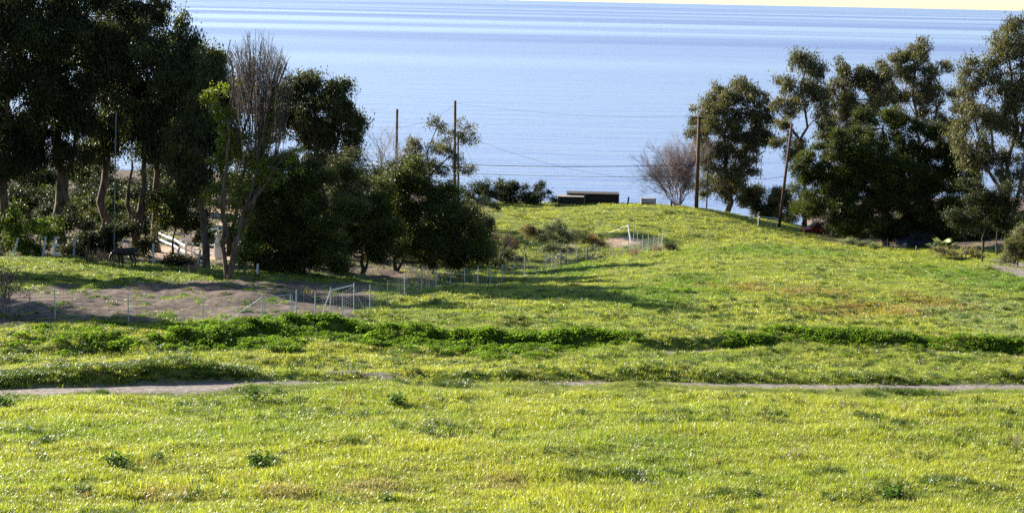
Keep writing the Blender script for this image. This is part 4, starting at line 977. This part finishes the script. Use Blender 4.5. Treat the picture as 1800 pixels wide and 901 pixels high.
for px, w, d, h, lab in ((386, .66, 132, 2.0, 'white square gate pillar carrying a lantern'), (415, .6, 133, 1.2, 'low white gate pillar right of the many-stemmed trunk')):
    p = gpt(px, d); root = empty('gate_pillar', p); root['_o'] = tuple(p); tag(root, lab, 'pillar')
    MB().box(p + [0, 0, h / 2 - .1], (w, w, h + .2)).build('shaft', M['white'], root); MB().box(p + [0, 0, h + .062], (w + .12, w + .12, .12)).build('cap', M['white'], root)
    if h > 1.5:
        lp = p + [0, 0, h + .125]; lr = empty('lantern', lp); lr['_o'] = tuple(lp); tag(lr, 'black lantern with pale glass on top of the white pillar', 'lantern')
        MB().tube([lp, lp + [0, 0, .06]], [.12, .1], 8).build('base', M['wire'], lr); MB().tube([lp + [0, 0, .06], lp + [0, 0, .38]], [.10, .15], 6).build('glass', M['white'], lr)
        MB().tube([lp + [0, 0, .38], lp + [0, 0, .5], lp + [0, 0, .66]], [.2, .1, .02], 6).build('roof', M['wire'], lr)
g0, g1 = gpt(336, 131.5), gpt(378, 132); root = empty('white_gate', g0); root['_o'] = tuple(g0); tag(root, 'white wooden driveway gate left of the lantern pillar', 'gate')
for z_ in (.25, .65, 1.1): MB().beam(g0 + [0, 0, z_], g1 + [0, 0, z_], .05, .1).build('rail', M['white'], root)
for t in (0.02, 0.5, 0.98): MB().box(g0 + (g1 - g0) * t + [0, -.055, .68], (.1, .05, 1.1)).build('upright', M['white'], root)
MB().beam(g0 + [0, -.06, .3], g0 + (g1 - g0) * .5 + [0, -.06, 1.05], .05, .09).build('diagonal', M['white'], root)

# low dark shed and timber bin on the knoll
p = gpt(1035, 198); root = empty('low_shed', p); root['_o'] = tuple(p); tag(root, 'low dark plank shed on the knoll edge against the sea', 'shed')
u = 198 / F; zt = P(1035, 341, 198)[2]
MB().box((p[0] + .5, 199.2, (p[2] + zt) / 2), (6.3, 2.2, zt - p[2])).build('core', M['wood_dark'], root)
for k in range(17):
    MB().box((p[0] + .5 - 3.1 + k * .388, 198.06, (p[2] + zt) / 2 + rng.uniform(-.02, .02)), (.34, .05, zt - p[2] - .04)).build('plank', M['wood_dark'], root)
MB().box((p[0] + .5, 199.1, zt + .035), (6.6, 2.6, .06)).build('roof', M['wood_dark'], root)
MB().box((p[0] - 2.35, 197.2, (p[2] + zt) / 2 - .12), (3.1, 1.6, zt - p[2] - .2)).build('annex', M['wood_dark'], root)
MB().box((p[0] - 2.35, 197.2, zt - .19), (3.3, 1.8, .05)).build('annex_roof', M['wood_grey'], root)
p = gpt(1139, 195.5); root = empty('timber_bin', p); root['_o'] = tuple(p); tag(root, 'small timber bin with tan boards on the knoll edge', 'bin')
for k in range(4): MB().box(p + [0, -.6, .1 + k * .19], (1.7, .05, .165)).build('board', M['wood_dark' if k % 2 else 'wood_grey'], root)
for s_ in (-1, 1):
    MB().box(p + [s_ * .88, -.3, .38], (.07, .6, .74)).build('side', M['rock'], root)
MB().box(p + [0, -.3, .84], (1.95, .85, .06)).build('lid', M['wood_grey'], root)
p = gpt(1320, 188); z_ = P(1320, 386, 188)[2]; root = empty('sign', p); root['_o'] = tuple(p); tag(root, 'small white rectangular sign left of the field gate', 'sign')
for s_ in (-.16, .16): MB().box((p[0] + s_, p[1] + .03, (p[2] + z_) / 2 + .1), (.05, .05, z_ - p[2] + .5)).build('post', M['wood_dark'], root)
MB().box((p[0], p[1] - .03, z_ + .28), (.5, .03, .34)).build('board', M['white'], root)
MB().box((p[0], p[1] - .049, z_ + .28), (.36, .004, .17)).build('faded_print', M['concrete'], root)

# rocks near the fence corner
for k, (px, d, s_, lab) in enumerate([(984, 155, .75, 'tan rock left of the sage bush by the dirt patch'), (1056, 156, .5, 'small tan rock on the dirt patch'), (968, 154.5, .55, 'tan rock partly under the small sage bush')]):
    r = np.random.default_rng(40 + k); q = gpt(px, d); vs = []; fs = []
    for i in range(5):
        th = math.pi * (i + .5) / 5
        for j in range(8):
            ph = 2 * math.pi * j / 8; rr = s_ * .55 * r.uniform(.75, 1.15); vs.append(q + np.array([rr * math.sin(th) * math.cos(ph) * 1.4, rr * math.sin(th) * math.sin(ph), rr * math.cos(th) * .8 + .1 * s_]))
    for i in range(4):
        for j in range(8): fs.append((i * 8 + j, i * 8 + (j + 1) % 8, (i + 1) * 8 + (j + 1) % 8, (i + 1) * 8 + j)[::-1])
    fs += [tuple(range(8)), tuple(range(39, 31, -1))]
    tag(obj('rock', vs, fs, M['rock']), lab, 'rock', 'rocks near the fence corner')

# ------------------------------------------------------------------ cars
def paint(name, c):
    m, nt, b = mat_new(name); col, f_ = noise_col(nt, [tuple(x * .85 for x in c), c], 2); nt.links.new(col, b.inputs['Base Color'])
    b.inputs['Roughness'].default_value = 0.5; b.inputs['Specular IOR Level'].default_value = 0.2; return m
M['glass'] = paint('dark_glass', (0.015, 0.018, 0.02)); M['rubber'] = simple('rubber', [(0.015, 0.015, 0.015), (0.03, 0.03, 0.03)], 6, 0.85)
M['chrome'] = simple('alloy', [(0.4, 0.4, 0.42), (0.55, 0.55, 0.57)], 6, 0.35, metal=0.8, bump=0)
def car(name, label, cat, p, rz, pm, L=4.5, W=1.8, H=1.5, pickup=False):
    root = empty(name, p, rz); tag(root, label, cat)
    h = L / 2
    lower = [(-h, .32), (-h, .72), (-h + .12, .88), (-h * .5, .95), (h * .55, .95), (h - .1, .86), (h, .7), (h, .32)]
    def extr(prof, w0, w1, zsplit=None):
        V_ = []; n = len(prof)
        for s_ in (-1, 1):
            for x, z in prof: V_.append((x, s_ * (w0 if z < .9 else w1) / 2, z))
        Fs = [tuple(range(n)), tuple(range(2 * n - 1, n - 1, -1))] + [(i, i + n, (i + 1) % n + n, (i + 1) % n) for i in range(n)]
        return V_, Fs
    m = MB(); m.add(*extr(lower, W, W * .96)); m.build('body', pm, root, local=1)
    cab = [(-h * .05, .94), (-h * .0 + .1, H), (h * .35, H), (h * .6, .94)] if pickup else [(-h * .92, .94), (-h * .75, H), (h * .25, H), (h * .6, .94)]
    m = MB(); m.add(*extr(cab, W * .94, W * .8)); m.build('cabin', pm, root, local=1)
    for s_ in (-1, 1):
        x0, x1, x2, x3 = [q[0] for q in cab]; cx = (x0 + x3) / 2; y0 = s_ * (W * .4 + .008)
        m = MB(); m.box(((x1 + x2) / 2, y0, (H + .98) / 2), (x2 - x1 + .25, .02, H - 1.1)); m.build('side_window', M['glass'], root, local=1)
        for x in (-h * .62, h * .62):
            wl = bpy.data.objects.new('wheel', None); COL.objects.link(wl); wl.parent = root; wl.location = (x, s_ * (W / 2 - .1), .33)
            MB().tube([(0, -.11, 0), (0, .11, 0)], .33, 18).build('tyre', M['rubber'], wl, local=1)
            MB().tube([(0, s_ * .112, 0), (0, s_ * .125, 0)], [.22, .19], 12).build('rim', M['chrome'], wl, local=1)
        MB().box((h - .02, s_ * W * .36, .72), (.08, .32, .14)).build('headlight', M['chrome'], root, local=1)
        MB().box((-h + .01, s_ * W * .4, .76), (.06, .18, .2)).build('tail_light', M['tail'], root, local=1)
    a, b = cab[3], cab[2]; MB().beam((a[0] + .012, 0, a[1] + .06), (b[0] + .02, 0, b[1] - .05), W * .74, .03).build('windscreen', M['glass'], root, local=1)
    MB().box((0, 0, .3), (L * .94, W * .9, .16)).build('sill', M['rubber'], root, local=1)
    return root
M['tail'] = paint('red_lens', (0.3, 0.01, 0.01))
car('parked_car', 'dark blue car parked in the shade under the cypress', 'car', gpt(1612, 174), R(172), paint('dark_blue_paint', (0.015, 0.02, 0.045)), 4.6, 1.85, 1.6)
car('pickup_truck', 'red pickup parked behind the grass rise under the cypress', 'pickup', gpt(1445, 190) - [0, 0, .3], R(187), paint('red_paint', (0.18, 0.012, 0.01)), 4.9, 1.85, 1.7, True)
car('parked_car', 'dark teal car on the driveway behind the white gate', 'car', gpt(370, 146), R(78), paint('teal_paint', (0.03, 0.055, 0.06)), 4.4, 1.75, 1.55)

# ------------------------------------------------------------------ horse
def horse(p, rz):
    m = bpy.data.meshes.new('horse'); vs = []; es = []; rs = []
    def ch(pts, parent=None):
        prev = parent
        for x, y, z, r1 in pts:
            vs.append((x, y, z)); rs.append(r1); k = len(vs) - 1
            if prev is not None: es.append((prev, k))
            prev = k
        return prev
    pel = ch([(-.62, 0, 1.22, .27)]); bel = ch([(-.2, 0, 1.14, .31)], pel); che = ch([(.3, 0, 1.14, .31)], bel); sh = ch([(.58, 0, 1.22, .25)], che)
    nk = ch([(.86, 0, 1.3, .17), (1.12, 0, 1.22, .13)], sh); hd = ch([(1.3, 0, 1.12, .125), (1.42, 0, .92, .095), (1.5, 0, .74, .075)], nk)
    ch([(-.9, 0, 1.24, .08), (-1.0, 0, .95, .07), (-1.02, 0, .6, .03)], pel)
    for s_ in (-1, 1):
        ch([(.5, s_ * .16, .92, .12), (.5, s_ * .17, .6, .075), (.48, s_ * .17, .34, .05), (.5, s_ * .17, .1, .05), (.55, s_ * .17, .03, .06)], sh)
        ch([(-.58, s_ * .17, .9, .16), (-.52, s_ * .18, .72, .1), (-.74, s_ * .18, .5, .065), (-.7, s_ * .18, .12, .048), (-.65, s_ * .18, .03, .06)], pel)
        ch([(1.2, s_ * .07, 1.33, .025)], nk)
    m.from_pydata(vs, es, []); o = bpy.data.objects.new('horse', m); COL.objects.link(o)
    sk = o.modifiers.new('skin', 'SKIN'); sk.use_smooth_shade = True
    for v, r1 in zip(m.skin_vertices[0].data, rs): v.radius = (r1 * .85, r1)
    m.skin_vertices[0].data[0].use_root = True
    o.modifiers.new('sub', 'SUBSURF').levels = 2; o.modifiers['sub'].render_levels = 2
    m.materials.append(M['horse']); o.location = p; o.rotation_euler = (0, 0, rz)
    return tag(o, 'black horse standing in the shade at the back of the paddock', 'horse')
M['horse'] = simple('black_coat', [(0.008, 0.007, 0.006), (0.022, 0.018, 0.016)], 4, 0.6, bump=0.1)
hp = ghit(222, 471); horse(hp, R(235))
for ob in bpy.data.objects:
    if '_o' in ob: del ob['_o']
